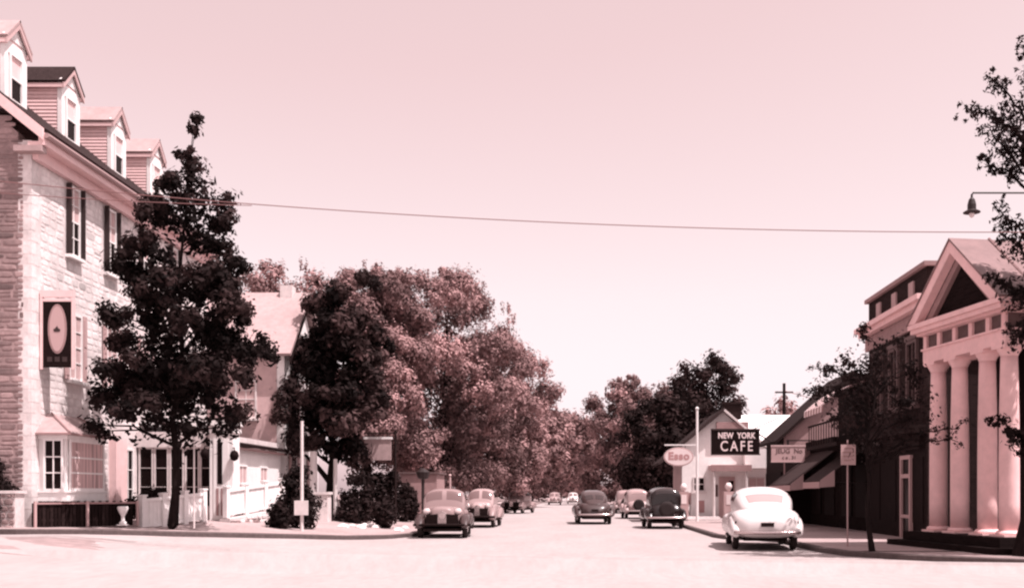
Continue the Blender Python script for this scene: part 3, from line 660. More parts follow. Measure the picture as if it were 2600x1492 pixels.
# ------------------------------------------------------------------ dark shops with awnings
def awning(label, y0, y1, x0, x1, z0, z1, stripes=False):
    t = thing('awning', label, 'awning', (x1, (y0 + y1) / 2, z0), 'shop awnings on the right')
    if stripes:
        n = 14
        for k in range(n):
            a_, b_ = y0 + (y1 - y0) * k / n, y0 + (y1 - y0) * (k + 1) / n; mb = MB(); rows_ = []
            for i in range(6):
                q = i / 5; x = x0 + (x1 - x0) * q; z = z1 - (z1 - z0) * (q ** 1.8)
                rows_.append([(x, a_, z), (x, b_, z)])
            rows_.append([(x1 - 0.01, a_, z0 - 0.22), (x1 - 0.01, b_, z0 - 0.22)])
            mb.grid(rows_); ob = mb.build('stripe', 'letter' if k % 2 else 'stripe_dark', t)
        return t
    a_, d = slab([(x0, y0, z1), (x0, y1, z1), (x1, y1, z0), (x1, y0, z0)], 0.03); mb = MB(); mb.prism(a_, -d); mb.build('canopy', 'awning', t)
    MB().box(x1 - 0.035, x1 - 0.005, y0, y1, z0 - 0.26, z0 - 0.035).build('valance', 'awning_pale', t)
    f_ = MB(); f_.prism([(x0 + (x1 - x0) * 0.72, y0 - 0.012, z0 + (z1 - z0) * 0.28 + 0.012), (x1, y0 - 0.012, z0 + 0.012), (x1, y0 - 0.012, z0 - 0.24), (x0 + (x1 - x0) * 0.72, y0 - 0.012, z0 - 0.2)], (0, 0.01, 0)); f_.build('side_flap', 'awning_pale', t)
    for yy in (y0 + 0.05, y1 - 0.05): MB().tube([(x1, yy, z0 - 0.03), (x0, yy, z0 - 0.1)], 0.018, 6).build('stay', 'iron', t)
    return t
s1 = thing('dark_shop', 'dark two-storey shop behind the small street tree', 'shop', (13, 38.6, 0.1))
SX = 10.2
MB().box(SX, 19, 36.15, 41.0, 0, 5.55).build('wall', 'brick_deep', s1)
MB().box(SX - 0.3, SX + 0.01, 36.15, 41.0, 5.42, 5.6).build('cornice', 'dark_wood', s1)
for y in (37.6, 39.6): MB().box(SX - 0.05, SX - 0.004, y - 0.7, y + 0.7, 0.6, 2.5).build('shop_window', 'dark', s1)  # shade inside the shop painted as a dark pane
bal = MB()
for y in np.linspace(36.4, 40.8, 12): bal.box(SX - 1.2, SX - 1.17, float(y) - 0.015, float(y) + 0.015, 3.25, 4.0)
bal.box(SX - 1.22, SX - 1.15, 36.3, 40.9, 4.0, 4.06).box(SX - 1.25, SX, 36.25, 40.95, 3.12, 3.25).build('balcony', 'dark_wood', s1)
awning('rounded striped awning above the dark shop', 36.3, 39.3, SX - 0.01, 8.5, 4.5, 5.4, True)
awning('sloping dark awning nearer the small square street sign', 36.3, 38.9, SX - 0.01, 8.4, 1.9, 3.2)
s1b = thing('low_shop', 'low dark shop with an awning beside the cafe sign', 'shop', (13, 43.5, 0.1))
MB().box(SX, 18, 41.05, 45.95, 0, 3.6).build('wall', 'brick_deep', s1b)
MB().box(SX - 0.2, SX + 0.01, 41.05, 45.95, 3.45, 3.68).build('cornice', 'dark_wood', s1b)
for y in (42.3, 44.6): MB().box(SX - 0.05, SX - 0.004, y - 0.8, y + 0.8, 0.6, 2.5).build('shop_window', 'dark', s1b)  # dark panes carry the shade of the room behind
awning('sloping dark awning right above the white car', 41.3, 45.7, SX - 0.01, 8.4, 1.82, 3.2)
s2 = thing('gabled_shop', 'dark gabled shop with a pinkish end wall behind the awnings', 'shop', (11, 48.2, 0.1))
gx0 = 9.1
mb = MB(); mb.prism([(gx0, 46.0, 0), (15.1, 46.0, 0), (15.1, 46.0, 4.0), (12.1, 46.0, 6.6), (gx0, 46.0, 4.0)], (0, 0.25, 0)); mb.build('end_wall', 'rose', s2)
MB().box(gx0, gx0 + 0.25, 46.25, 50.5, 0, 4.0).build('front_wall', 'dark_wood', s2)
roof_slab([(gx0 - 0.45, 45.7, 3.75), (gx0 - 0.45, 50.7, 3.75), (12.1, 50.7, 6.85), (12.1, 45.7, 6.85)], 0.12, 'roof', 'dark_wood', s2)
roof_slab([(15.5, 45.7, 3.75), (15.5, 50.7, 3.75), (12.1, 50.7, 6.85), (12.1, 45.7, 6.85)], 0.12, 'roof', 'dark_wood', s2)
MB().box(gx0 - 0.08, gx0 - 0.004, 46.5, 50.2, 0.5, 2.4).build('shop_window', 'dark', s2)  # interior shade put into the pane colour
MB().box(gx0 + 0.01, 11.9, 45.90, 45.996, 2.4, 2.9).build('sign_board', 'dark_wood', s2)
MB().box(gx0 + 0.005, 12.5, 45.94, 45.997, 0.0, 2.395).build('shade_sheet', 'dark', s2)  # dark sheet painting shade over the lower end wall

# ------------------------------------------------------------------ signs on the right
cs = thing('cafe_sign', 'black hanging sign reading NEW YORK CAFE', 'sign', (7.05, 47, 3.2))
MB().box(6.0, 8.15, 46.9, 47.1, 3.2, 4.32).build('box', 'dark', cs)
MB().box(5.97, 8.18, 46.87, 46.898, 4.27, 4.35).box(5.97, 8.18, 46.87, 46.898, 3.17, 3.22).build('rim', 'awning', cs)
fcs = frame((0, 46.895, 0), '-y')
text_mesh('lettering', 'NEW  YORK', 0.36, 'letter', cs, fcs, 7.12, 4.03, 0.0, 0.012, 0.80, spacing=1.05)
text_mesh('lettering', 'CAFE', 0.64, 'letter', cs, fcs, 7.12, 3.55, 0.0, 0.006, 0.80, spacing=1.35)
MB().tube([(8.15, 47, 4.1), (9.15, 47, 3.5)], 0.03, 6).tube([(7.8, 47, 4.3), (9.15, 47, 4.9)], 0.025, 6).build('bracket', 'iron', cs)
es = thing('oval_sign', 'white oval ESSO sign hanging from a white pole', 'sign', (5.77, 50.5, 0.12))
MB().tube([(5.77, 50.5, 0.1), (5.77, 50.5, 5.5)], [0.07, 0.055], 10).lathe([(0.08, 5.5), (0.09, 5.56), (0.02, 5.62)], 10, (5.77, 50.5, 0)).build('pole', 'white', es)
MB().box(4.2, 5.72, 50.47, 50.53, 3.76, 3.82).build('arm', 'white', es)
MB().tube([(4.55, 50.5, 3.76), (4.55, 50.5, 3.62)], 0.015, 5).tube([(5.2, 50.5, 3.76), (5.2, 50.5, 3.62)], 0.015, 5).build('hanger', 'iron', es)
disc(4.88, 50.53, 3.22, 0.72, 0.46, 36, 0.06).build('board', 'signwhite', es)
disc(4.88, 50.466, 3.22, 0.70, 0.44, 36, 0.004).build('rim', 'letter_rose', es)
disc(4.88, 50.460, 3.22, 0.665, 0.405, 36, 0.004).build('face', 'signwhite', es)
text_mesh('lettering', 'Esso', 0.50, 'letter_rose', es, frame((0, 50.455, 0), '-y'), 4.88, 3.24, 0.0, 0.026, 1.0, spacing=1.14)
ns = thing('shop_sign', 'pale rectangular sign with dark lettering beside the cafe sign', 'sign', (9.0, 45.0, 2.8))
MB().box(8.32, 9.75, 44.96, 45.04, 2.82, 3.50).build('board', 'shutter_pale', ns)
MB().box(8.29, 9.78, 44.94, 44.958, 3.46, 3.53).box(8.29, 9.78, 44.94, 44.958, 2.79, 2.84).build('rim', 'cream', ns)
fns = frame((0, 44.957, 0), '-y')
text_mesh('lettering', 'JEUG  No', 0.28, 'frame_dim', ns, fns, 9.08, 3.27, 0.0, 0.004)
text_mesh('lettering', 'c o . 31', 0.20, 'awning', ns, fns, 9.08, 2.99, 0.0, 0.0)
MB().box(8.98, 9.08, 44.98, 45.02, 3.50, 3.75).box(8.98, 10.2, 44.98, 45.02, 3.70, 3.75).build('bracket', 'iron', ns)
sp = thing('sign_post', 'small pale square sign on a thin post before the dark shops', 'street sign', (6.8, 26.4, 0.125))
MB().tube([(6.8, 26.4, 0.1), (6.8, 26.4, 2.8)], 0.022, 6).build('post', 'steel', sp)
MB().box(6.62, 6.99, 26.34, 26.36, 2.17, 2.68).build('plate', 'shutter_pale', sp)
fsp = frame((0, 26.338, 0), '-y')
mb = MB()
for k, (x0, x1) in enumerate(((6.70, 6.90), (6.66, 6.94), (6.68, 6.92), (6.70, 6.88))): mb.box(x0, x1, 26.334, 26.339, 2.57 - k * 0.1, 2.60 - k * 0.1)
mb.build('lettering', 'rose', sp)

# ------------------------------------------------------------------ gas station / white building
st = thing('white_station', 'small white gabled filling station behind the white pole', 'building', (7.4, 55, 0.1))
SY = 53.0
mb = MB(); mb.prism([(5.3, SY, 0), (9.7, SY, 0), (9.7, SY, 3.6), (7.35, SY, 5.55), (5.3, SY, 3.85)], (0, 0.25, 0)); mb.build('front_wall', 'white', st)
MB().box(5.3, 5.52, SY + 0.25, 58, 0, 3.7).build('side_wall', 'cream', st); MB().box(9.48, 9.7, SY + 0.25, 58, 0, 3.6).build('side_wall', 'cream', st)
roof_slab([(4.1, SY - 0.35, 3.0), (4.1, 58.2, 3.0), (7.35, 58.2, 5.75), (7.35, SY - 0.35, 5.75)], 0.1, 'roof', 'shingle', st)
roof_slab([(10.2, SY - 0.35, 3.3), (10.2, 58.2, 3.3), (7.35, 58.2, 5.75), (7.35, SY - 0.35, 5.75)], 0.1, 'roof', 'white_shabby', st)
mb = MB(); mb.prism([(4.1, SY - 0.41, 2.88), (4.1, SY - 0.41, 3.02), (7.35, SY - 0.41, 5.78), (7.35, SY - 0.41, 5.56)], (0, 0.055, 0)); mb.build('rake_board', 'awning', st)
MB().box(7.5, 8.45, 54.0, 54.8, 5.3, 6.05).box(7.4, 8.55, 53.9, 54.9, 6.05, 6.15).build('chimney', 'dark_wood', st)
MB().box(7.0, 8.6, SY - 0.3, SY - 0.01, 4.55, 5.05).build('name_board', 'rose', st)
fst = frame((0, SY, 0), '-y')
MB().box(6.6, 8.6, SY - 1.3, SY - 0.01, 2.65, 2.85).build('door_canopy', 'cream', st)
MB().box(6.6, 8.6, SY - 1.32, SY - 1.302, 2.55, 2.87).build('canopy_fascia', 'rose', st)
for x in (6.75, 8.35): MB().tube([(x, SY - 1.2, 0.12), (x, SY - 1.2, 2.65)], 0.06, 8).build('canopy_post', 'white_shabby', st)
dd = MB().fbox(fst, 7.15, 7.95, 0.15, 2.3, 0.0, 0.06).build('door', 'shutter_pale', st)
MB().fbox(fst, 7.65, 7.88, 0.9, 2.1, 0.062, 0.07).build('pane', 'glass', dd)
window(st, fst, 6.15, 1.55, 0.62, 0.75, 2, 2, fm='white_shabby')
window(st, fst, 9.05, 1.2, 0.9, 1.1, 2, 2, 'blind', fm='white_shabby')
MB().fbox(fst, 8.3, 9.69, 0.12, 1.15, 0.002, 0.05).build('shade_strip', 'rose', st)  # rose strip painting the shade on the lower wall
MB().fbox(fst, 8.35, 9.95, 2.72, 3.68, 0.02, 0.75).build('false_front', 'white', st)
MB().fbox(fst, 5.45, 5.75, 0.9, 1.5, 0.004, 0.03).build('poster', 'rose', st)
MB().fbox(fst, 6.9, 7.1, 1.3, 1.9, 0.004, 0.03).build('poster', 'frame_dim', st)
MB().fbox(fst, 6.0, 6.42, 0.5, 1.1, 0.004, 0.03).build('poster', 'letter_rose', st)
MB().box(5.0, 7.0, SY - 1.6, SY - 0.6, 0.1, 0.32).box(4.9, 7.4, SY - 2.2, SY - 1.6, 0.1, 0.24).build('doorstep', 'white_shabby', st)
for k, (x, y) in enumerate(((5.25, 51.8), (6.95, 48.2))):
    t = thing('fuel_pump', ['slim fuel pump left of the white pole', 'slim fuel pump right of the white pole before the station door'][k], 'fuel pump', (x, y, 0.12), 'fuel pumps before the station')
    MB().box(x - 0.22, x + 0.22, y - 0.18, y + 0.18, 0.1, 1.55).box(x - 0.26, x + 0.26, y - 0.22, y + 0.22, 0.08, 0.2).build('body', 'awning_pale' if k == 0 else 'cream', t)
    MB().box(x - 0.13, x + 0.13, y - 0.195, y - 0.182, 0.95, 1.4).build('dial', 'signwhite', t)
    MB().lathe([(0.05, 1.55), (0.08, 1.6), (0.16, 1.72), (0.16, 1.82), (0.08, 1.95)], 14, (x, y, 0)).build('globe', 'signwhite', t, smooth=True)
    MB().tube([(x + 0.23, y, 1.2), (x + 0.34, y - 0.05, 0.8), (x + 0.3, y - 0.05, 0.4), (x + 0.23, y, 0.6)], 0.018, 6).build('hose', 'iron', t)
sh = thing('tin_roof_shed', 'long shed with white roof behind the gabled shop', 'shed', (12, 64, 0.1))
MB().box(9.3, 20, 61, 66, 0, 4.5).build('wall', 'cream', sh)
roof_slab([(9.0, 60.7, 4.4), (20.3, 60.7, 4.4), (20.3, 63.5, 6.2), (9.0, 63.5, 6.2)], 0.1, 'roof', 'white', sh)
roof_slab([(9.0, 66.3, 4.4), (20.3, 66.3, 4.4), (20.3, 63.5, 6.2), (9.0, 63.5, 6.2)], 0.1, 'roof', 'white', sh)
up = thing('utility_pole', 'thin dark utility pole against the sky above the shops', 'utility pole', (13.8, 70, 0))
MB().tube([(13.8, 70, 0), (13.8, 70, 8.8)], [0.15, 0.10], 8).build('pole', 'bark', up)
MB().box(13.2, 14.4, 69.95, 70.05, 8.15, 8.25).build('crossarm', 'bark', up)
MB().tube([(13.8, 70, 8.3), (15.6, 66, 7.2), (17.5, 62, 6.4)], 0.02, 4).build('guy_wire', 'wire', up)

# ------------------------------------------------------------------ overhead cable and street lamp
def cable(name, label, pts, r):
    mb = MB(); mb.tube(pts, r, 5); ob = mb.build(name, 'wire', None, smooth=True); tag(ob, label, 'cable'); return ob
def cat(p0, p1, sag, n=40):
    p0, p1 = Vector(p0), Vector(p1); return [p0.lerp(p1, i / n) - Vector((0, 0, sag * 4 * (i / n) * (1 - i / n))) for i in range(n + 1)]
cable('overhead_cable', 'thin overhead cable sagging right across the sky', cat((-16.0, 22.5, 8.55), (11.8, 21.6, 6.85), 0.48), 0.0105)
cable('overhead_cable', 'short second cable crossing the front of the stone inn', cat((-16.0, 22.7, 8.28), (-6.9, 22.25, 7.55), 0.10, 16), 0.009)
lm = thing('street_lamp', 'street lamp on a long arm at the top right edge', 'street lamp', (10.4, 21.2, 0.12))
MB().tube([(10.4, 21.2, 0.1), (10.4, 21.2, 8.2)], [0.11, 0.08], 10).build('pole', 'iron', lm)
MB().tube([(10.4, 21.2, 7.52), (8.0, 21.2, 7.52), (7.97, 21.2, 7.48), (7.97, 21.2, 7.40)], 0.022, 6).tube([(10.4, 21.2, 7.15), (9.2, 21.2, 7.5)], 0.014, 5).build('arm', 'iron', lm)
MB().lathe([(0.03, 7.42), (0.06, 7.38), (0.085, 7.28), (0.085, 7.18), (0.17, 7.13), (0.17, 7.115), (0.06, 7.11)], 16, (7.97, 21.2, 0)).build('lamp_head', 'iron', lm, smooth=False)
MB().lathe([(0.02, 7.02), (0.05, 7.05), (0.055, 7.10)], 12, (7.97, 21.2, 0)).build('bulb', 'lens', lm)
# ------------------------------------------------------------------ trees
def leaf_mesh(name, C_, rad, per, size, m, parent, rs, stretch=(1, 1, 1), up=0.35, light=(0.6, 1.3), narrow=0.55, kind=None, tones=None):
    """leaf-sized faces scattered through clumps: C_ (k,3) centres, rad (k,) radii"""
    k = len(C_); n = k * per; idx = np.repeat(np.arange(k), per)
    d = rs.normal(size=(n, 3)); d /= np.linalg.norm(d, axis=1)[:, None]
    rr = rad[idx] * (0.25 + 0.95 * rs.random(n) ** 0.8)
    lump = 1 + 0.35 * np.sin(d[:, 0] * 5 + idx) * np.sin(d[:, 2] * 6 + idx * 1.7)
    p = C_[idx] + d * (rr * lump)[:, None] * np.array(stretch)
    nrm = d * 1.2 + rs.normal(size=(n, 3)) * 0.3 + np.array([0, 0, up]); nrm /= np.linalg.norm(nrm, axis=1)[:, None]
    t = rs.normal(size=(n, 3)); t -= nrm * (t * nrm).sum(1)[:, None]; t /= np.linalg.norm(t, axis=1)[:, None]
    b = np.cross(nrm, t); s = size * (0.6 + 0.8 * rs.random(n))[:, None]
    v0 = p - t * s; v1 = p + b * s * narrow - nrm * s * 0.15; v2 = p + t * s; v3 = p - b * s * narrow - nrm * s * 0.15
    V = np.stack([v0, v1, v2, v3], 1).reshape(-1, 3) - np.array(ORG.get(parent.name, (0, 0, 0)))
    me = bpy.data.meshes.new(name); me.vertices.add(n * 4); me.vertices.foreach_set('co', V.astype(np.float32).ravel())
    me.loops.add(n * 4); me.loops.foreach_set('vertex_index', np.arange(n * 4, dtype=np.int32))
    me.polygons.add(n); me.polygons.foreach_set('loop_start', np.arange(0, n * 4, 4, dtype=np.int32))
    ct = light[0] + (light[1] - light[0]) * rs.random(k) ** 1.6  # random clump tones; the palest put sunlit foliage into the leaf colour
    if tones is not None: ct[:len(tones)] *= tones
    at = me.attributes.new('tone', 'FLOAT', 'FACE'); at.data.foreach_set('value', (ct[idx] * (0.88 + 0.24 * rs.random(n))).astype(np.float32))
    me.materials.append(MATS[m]); me.update(); me.validate()
    ob = bpy.data.objects.new(name, me); COL.objects.link(ob); ob.parent = parent; ORG[ob.name] = ORG.get(parent.name, Vector((0, 0, 0)))
    if kind: ob['kind'] = kind
    return ob

def tree(name, label, base, prof, m, seed, nclump=90, per=90, cr=(0.3, 0.55), leaf=0.10, trunk_r=0.14, fork=None, limbs=16, spikes=0, inner=0.35,
         light=(0.6, 1.3), extra=(), group=None, yscale=1.0, two=False, low_limb=None, feather=False, sprays=(), lobes=0, lobe_r=(0.9, 1.4)):
    """prof: (height, radius, offset in x) from bottom to top of the crown"""
    rs = np.random.default_rng(seed); bx, by, bz = base
    t = thing(name, label, 'tree', base, group)
    P = np.array(prof, float); zmin, zmax = P[0, 0], P[-1, 0]
    zs = np.linspace(zmin, zmax, 200); rz = np.interp(zs, P[:, 0], P[:, 1]); ox = np.interp(zs, P[:, 0], P[:, 2])
    pw = (rz + 0.05) ** 1.6; pw /= pw.sum(); zi = rs.choice(200, nclump, p=pw)
    q = rs.random(nclump) * 2 * math.pi; rr = rz[zi] * (inner + (1 - inner) * rs.random(nclump) ** 0.6)
    Cc = np.stack([bx + ox[zi] + np.cos(q) * rr, by + np.sin(q) * rr * yscale, bz + zs[zi] + rs.normal(size=nclump) * 0.1], 1)
    lt = None
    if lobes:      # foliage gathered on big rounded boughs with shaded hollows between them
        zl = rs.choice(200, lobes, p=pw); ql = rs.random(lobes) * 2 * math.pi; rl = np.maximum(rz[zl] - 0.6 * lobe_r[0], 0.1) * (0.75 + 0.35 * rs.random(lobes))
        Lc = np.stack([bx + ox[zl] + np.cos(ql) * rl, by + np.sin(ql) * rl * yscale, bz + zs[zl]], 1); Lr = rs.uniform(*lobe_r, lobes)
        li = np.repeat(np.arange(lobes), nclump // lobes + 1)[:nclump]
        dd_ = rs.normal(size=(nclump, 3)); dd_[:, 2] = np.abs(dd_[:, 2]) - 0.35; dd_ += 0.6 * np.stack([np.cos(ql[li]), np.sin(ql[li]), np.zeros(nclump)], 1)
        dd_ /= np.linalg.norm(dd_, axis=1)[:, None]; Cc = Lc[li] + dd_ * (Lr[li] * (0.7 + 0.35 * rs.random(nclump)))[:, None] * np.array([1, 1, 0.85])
        lt = rs.uniform(0.55, 1.25, lobes)[li]; Cc[:, 2] = np.maximum(Cc[:, 2], bz + zmin)  # tone per lobe puts lit and shaded boughs into the leaf colour
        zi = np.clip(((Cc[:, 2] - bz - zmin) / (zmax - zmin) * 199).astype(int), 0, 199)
    rad = rs.uniform(cr[0], cr[1], nclump) * np.clip(rz[zi] / (0.5 * rz.max()), 0.45, 1.0)
    if len(extra) and feather:
        ex2 = []
        for e_ in extra:
            for _ in range(4): ex2.append((e_[0] + rs.normal() * e_[3] * 1.1, e_[1] + rs.normal() * e_[3], e_[2] + rs.normal() * e_[3] * 0.6, e_[3] * rs.uniform(0.4, 0.75)))
        extra = ex2
    if len(extra):
        E = np.array([(bx + e_[0], by + e_[1], bz + e_[2]) for e_ in extra]); Cc = np.vstack([Cc, E]); rad = np.concatenate([rad, np.array([e_[3] for e_ in extra])])
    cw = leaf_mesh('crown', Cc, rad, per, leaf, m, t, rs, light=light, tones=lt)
    if lobes:      # sparse inner foliage round the limbs, its inner shade put into darker tones
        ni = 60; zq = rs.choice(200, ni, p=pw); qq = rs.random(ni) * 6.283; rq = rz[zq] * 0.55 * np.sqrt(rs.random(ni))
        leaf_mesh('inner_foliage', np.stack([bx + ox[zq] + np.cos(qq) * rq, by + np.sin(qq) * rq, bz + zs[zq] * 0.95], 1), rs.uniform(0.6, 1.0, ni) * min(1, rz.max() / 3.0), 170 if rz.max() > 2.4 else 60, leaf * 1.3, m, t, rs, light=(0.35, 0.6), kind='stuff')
    if spikes:
        zi = rs.integers(60, 200, spikes); q = rs.random(spikes) * 2 * math.pi; r_ = rz[zi] * 0.98
        S = np.stack([bx + ox[zi] + np.cos(q) * r_, by + np.sin(q) * r_ * yscale, bz + zs[zi] + 0.35], 1)
        leaf_mesh('shoots', S, rs.uniform(0.14, 0.28, spikes), 40, leaf * 0.75, m, t, rs, stretch=(0.6, 0.6, 2.0), light=light, kind='stuff')
    sp_c, sp_r, sp_paths = [], [], []
    for (z0, tx, tz, wd) in sprays:
        a_ = Vector((bx + 0.1, by, bz + z0)); b_ = Vector((bx + tx, by + rs.normal() * 0.25, bz + tz)); nk = 9; path_ = []
        for i in range(nk + 1):
            f = i / nk; p = a_.lerp(b_, f) + Vector((0, 0, 0.35 * math.sin(math.pi * f * 0.9) * (b_ - a_).length * 0.3)) + Vector((0, rs.normal() * 0.04, rs.normal() * 0.04)); path_.append(p)
            if f > 0.3:
                for _ in range(6):
                    sp_c.append((p.x + rs.normal() * wd * 0.6, p.y + rs.normal() * wd, p.z + rs.normal() * wd * 0.55)); sp_r.append(wd * rs.uniform(0.5, 1.0) * (1.15 - 0.5 * f))
        sp_paths.append(path_)
    if sp_c: leaf_mesh('sprays', np.array(sp_c), np.array(sp_r), 8, leaf * 0.7, m, t, rs, light=light, narrow=0.4, kind='stuff')
    mb = MB(); rn = random.Random(seed)
    for path_ in sp_paths: mb.tube(path_, [0.035 * (1 - 0.85 * i / 9) + 0.004 for i in range(10)], 5)
    top = bz + zmin + (zmax - zmin) * 0.8; k = 9; path, rad_ = [], []
    fz = fork if fork else zmin * 0.9
    for i in range(k + 1):
        f = i / k; z = bz + (top - bz) * f
        path.append((bx + np.interp(z - bz, P[:, 0], P[:, 2]) * (f ** 0.7) + 0.05 * math.sin(i * 1.9 + seed), by + 0.05 * math.cos(i * 1.3 + seed), z)); rad_.append(trunk_r * (1.35 if i == 0 else 1.0) * (1 - 0.88 * f) + 0.012)
    path.insert(0, (bx, by, bz - 0.05)); rad_.insert(0, trunk_r * 1.6)
    mb.tube(path, rad_, 9)
    order = list(range(nclump)); rn.shuffle(order)
    for ci in order[:limbs] + list(range(nclump, len(Cc))):
        c = Vector(Cc[ci]); zt = max(bz + fz, min(c.z - 0.4 * (abs(c.x - bx) + abs(c.y - by)) - 0.2, top)); f = (zt - bz) / (top - bz)
        s0 = Vector((bx + np.interp(zt - bz, P[:, 0], P[:, 2]) * max(f, 0) ** 0.7, by, zt)); md = s0.lerp(c, 0.5) + Vector((0, 0, 0.12 * (c - s0).length))
        r0 = trunk_r * (1 - 0.8 * f) * 0.42 + 0.01; mb.tube([s0, md, c], [r0, r0 * 0.6, 0.012], 6)
    if low_limb:
        for (a_, b_, r_) in low_limb: mb.tube([Vector(a_), (Vector(a_) + Vector(b_)) / 2 + Vector((0, 0, 0.08)), Vector(b_)], [r_, r_ * 0.8, r_ * 0.5], 7)
    mb.build('trunk', 'bark', t, smooth=True)
    return t

# big young maple before the inn: base on the pavement at the left
ZB = SW(-11.2)
tree('maple_tree', 'tall dark young maple tree standing before the stone inn', (-11.2, 29.2, ZB),
     [(2.55, 0.5, 0.0), (2.75, 1.9, -0.15), (3.3, 2.2, 0.2), (3.9, 2.3, 0.35), (4.8, 2.0, 0.25), (5.6, 1.75, 0.2), (6.6, 1.5, 0.2), (7.8, 1.35, 0.2), (8.7, 1.0, 0.3), (9.3, 0.75, 0.4), (9.8, 0.62, 0.5), (10.3, 0.42, 0.55), (10.45, 0.15, 0.5)],
     'leaf_dark', 11, lobes=52, lobe_r=(0.4, 0.68), nclump=300, per=100, cr=(0.16, 0.34), leaf=0.08, trunk_r=0.105, limbs=30, fork=2.2, inner=0.15, light=(0.45, 2.6),
     extra=[(0.35, 0, 9.1, 0.36), (0.7, 0.2, 9.2, 0.36), (0.1, -.2, 9.2, 0.3), (0.45, 0, 9.6, 0.36), (0.6, 0, 10.0, 0.32), (0.4, 0, 10.15, 0.22), (1.3, 0, 8.9, 0.34), (1.5, 0, 8.6, 0.3), (1.5, 0, 9.1, 0.25), (-.5, 0, 8.5, 0.3), (0.52, 0, 11.0, 0.20), (0.62, 0, 11.3, 0.17), (-1.9, -0.3, 2.6, 0.32), (-2.2, -0.3, 2.75, 0.28), (2.0, -0.2, 3.1, 0.4), (1.6, -0.4, 2.7, 0.35)])
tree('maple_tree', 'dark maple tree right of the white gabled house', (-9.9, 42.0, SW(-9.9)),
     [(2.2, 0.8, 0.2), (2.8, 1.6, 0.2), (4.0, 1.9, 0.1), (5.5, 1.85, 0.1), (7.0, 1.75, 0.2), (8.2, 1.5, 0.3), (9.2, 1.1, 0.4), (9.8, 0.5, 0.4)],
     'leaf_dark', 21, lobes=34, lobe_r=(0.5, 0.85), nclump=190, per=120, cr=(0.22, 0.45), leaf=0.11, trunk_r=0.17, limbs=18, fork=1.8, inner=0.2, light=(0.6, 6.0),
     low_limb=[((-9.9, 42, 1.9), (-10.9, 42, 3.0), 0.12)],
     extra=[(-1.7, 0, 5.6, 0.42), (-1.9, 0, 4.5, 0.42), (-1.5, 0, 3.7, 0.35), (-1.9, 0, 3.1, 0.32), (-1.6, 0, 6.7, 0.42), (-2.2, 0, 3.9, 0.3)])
tree('shade_tree', 'feathery tree between the dark maple and the tallest pale tree', (-10.6, 53.0, SW(-10.6)),
     [(2.0, 1.5, 0), (3.5, 2.6, 0), (6, 2.9, 0), (8.5, 2.8, 0), (10.3, 2.4, 0.2), (11.4, 1.7, 0.3), (12.0, 0.8, 0.3)],
     'leaf_mid', 31, nclump=280, per=280, cr=(0.3, 0.6), leaf=0.082, trunk_r=0.25, spikes=100, limbs=12, light=(0.65, 1.3), lobes=44, lobe_r=(0.7, 1.2))
tree('shade_tree', 'tallest pale feathery tree left of the street', (-7.6, 57.0, SW(-7.6)),
     [(1.6, 2.4, 0.5), (3.0, 3.8, 0.5), (5.5, 4.3, 0.5), (8.0, 4.3, 0.6), (10.2, 4.0, 0.5), (11.5, 3.1, 0.4), (12.3, 2.2, 0.3), (12.8, 0.8, 0.2)],
     'leaf_mid', 41, nclump=470, per=290, cr=(0.32, 0.7), leaf=0.082, trunk_r=0.3, spikes=170, limbs=16, light=(0.65, 1.35), lobes=66, lobe_r=(0.9, 1.5))
tree('shade_tree', 'rounded tree behind the tallest one, near the street', (-6.6, 76.0, SW(-6.6)),
     [(1.8, 1.8, 0.6), (3.5, 3.3, 0.9), (6.0, 3.9, 1.0), (8.5, 3.7, 1.0), (10.5, 2.9, 0.8), (12.2, 1.4, 0.4)],
     'leaf_mid', 51, nclump=230, per=260, cr=(0.4, 0.8), leaf=0.1, trunk_r=0.28, spikes=80, limbs=10, light=(0.6, 1.3), lobes=28, lobe_r=(0.9, 1.5))
tree('shade_tree', 'farthest tree on the left where the street narrows', (-6.8, 112.0, SW(-6.8)),
     [(1.6, 2.2, 1.2), (4.0, 4.2, 1.3), (7.0, 4.6, 1.4), (9.5, 3.9, 1.2), (11.5, 2.0, 1.0)],
     'leaf_far', 61, nclump=120, per=100, cr=(0.8, 1.3), leaf=0.24, trunk_r=0.3, spikes=30, limbs=8)
tree('background_tree', 'pale tree top rising behind the white gabled house', (-16.2, 56.0, 0.0),
     [(4, 2.2, 0), (8, 2.8, 0), (11, 2.9, 0.2), (12.6, 2.3, 0.3), (13.5, 1.0, 0.3)],
     'leaf_mid', 71, nclump=140, per=220, cr=(0.45, 0.8), leaf=0.10, trunk_r=0.28, spikes=50, limbs=8)
tree('background_tree', 'tree mass at the far end right of the street', (5.6, 135.0, 0.1),
     [(1.0, 2.5, 0.4), (4, 5.0, 0.6), (8, 5.6, 0.6), (11.5, 4.9, 0.7), (14.0, 3.2, 0.6), (15.4, 1.2, 0.3)],
     'leaf_far', 81, lobes=26, lobe_r=(1.2, 2.0), nclump=210, per=180, cr=(0.6, 1.1), leaf=0.18, trunk_r=0.35, spikes=26, limbs=8)
tree('background_tree', 'broad tree left of the round dark tree on the right', (8.2, 102.0, 0.1),
     [(1.0, 2.5, 0), (4, 4.0, 0), (7, 4.3, 0), (9.5, 3.8, 0.2), (11.6, 2.2, 0.2), (12.4, 0.8, 0)],
     'leaf_far', 91, lobes=24, lobe_r=(1.0, 1.6), nclump=190, per=200, cr=(0.5, 0.9), leaf=0.14, trunk_r=0.3, limbs=8, light=(0.5, 1.3))
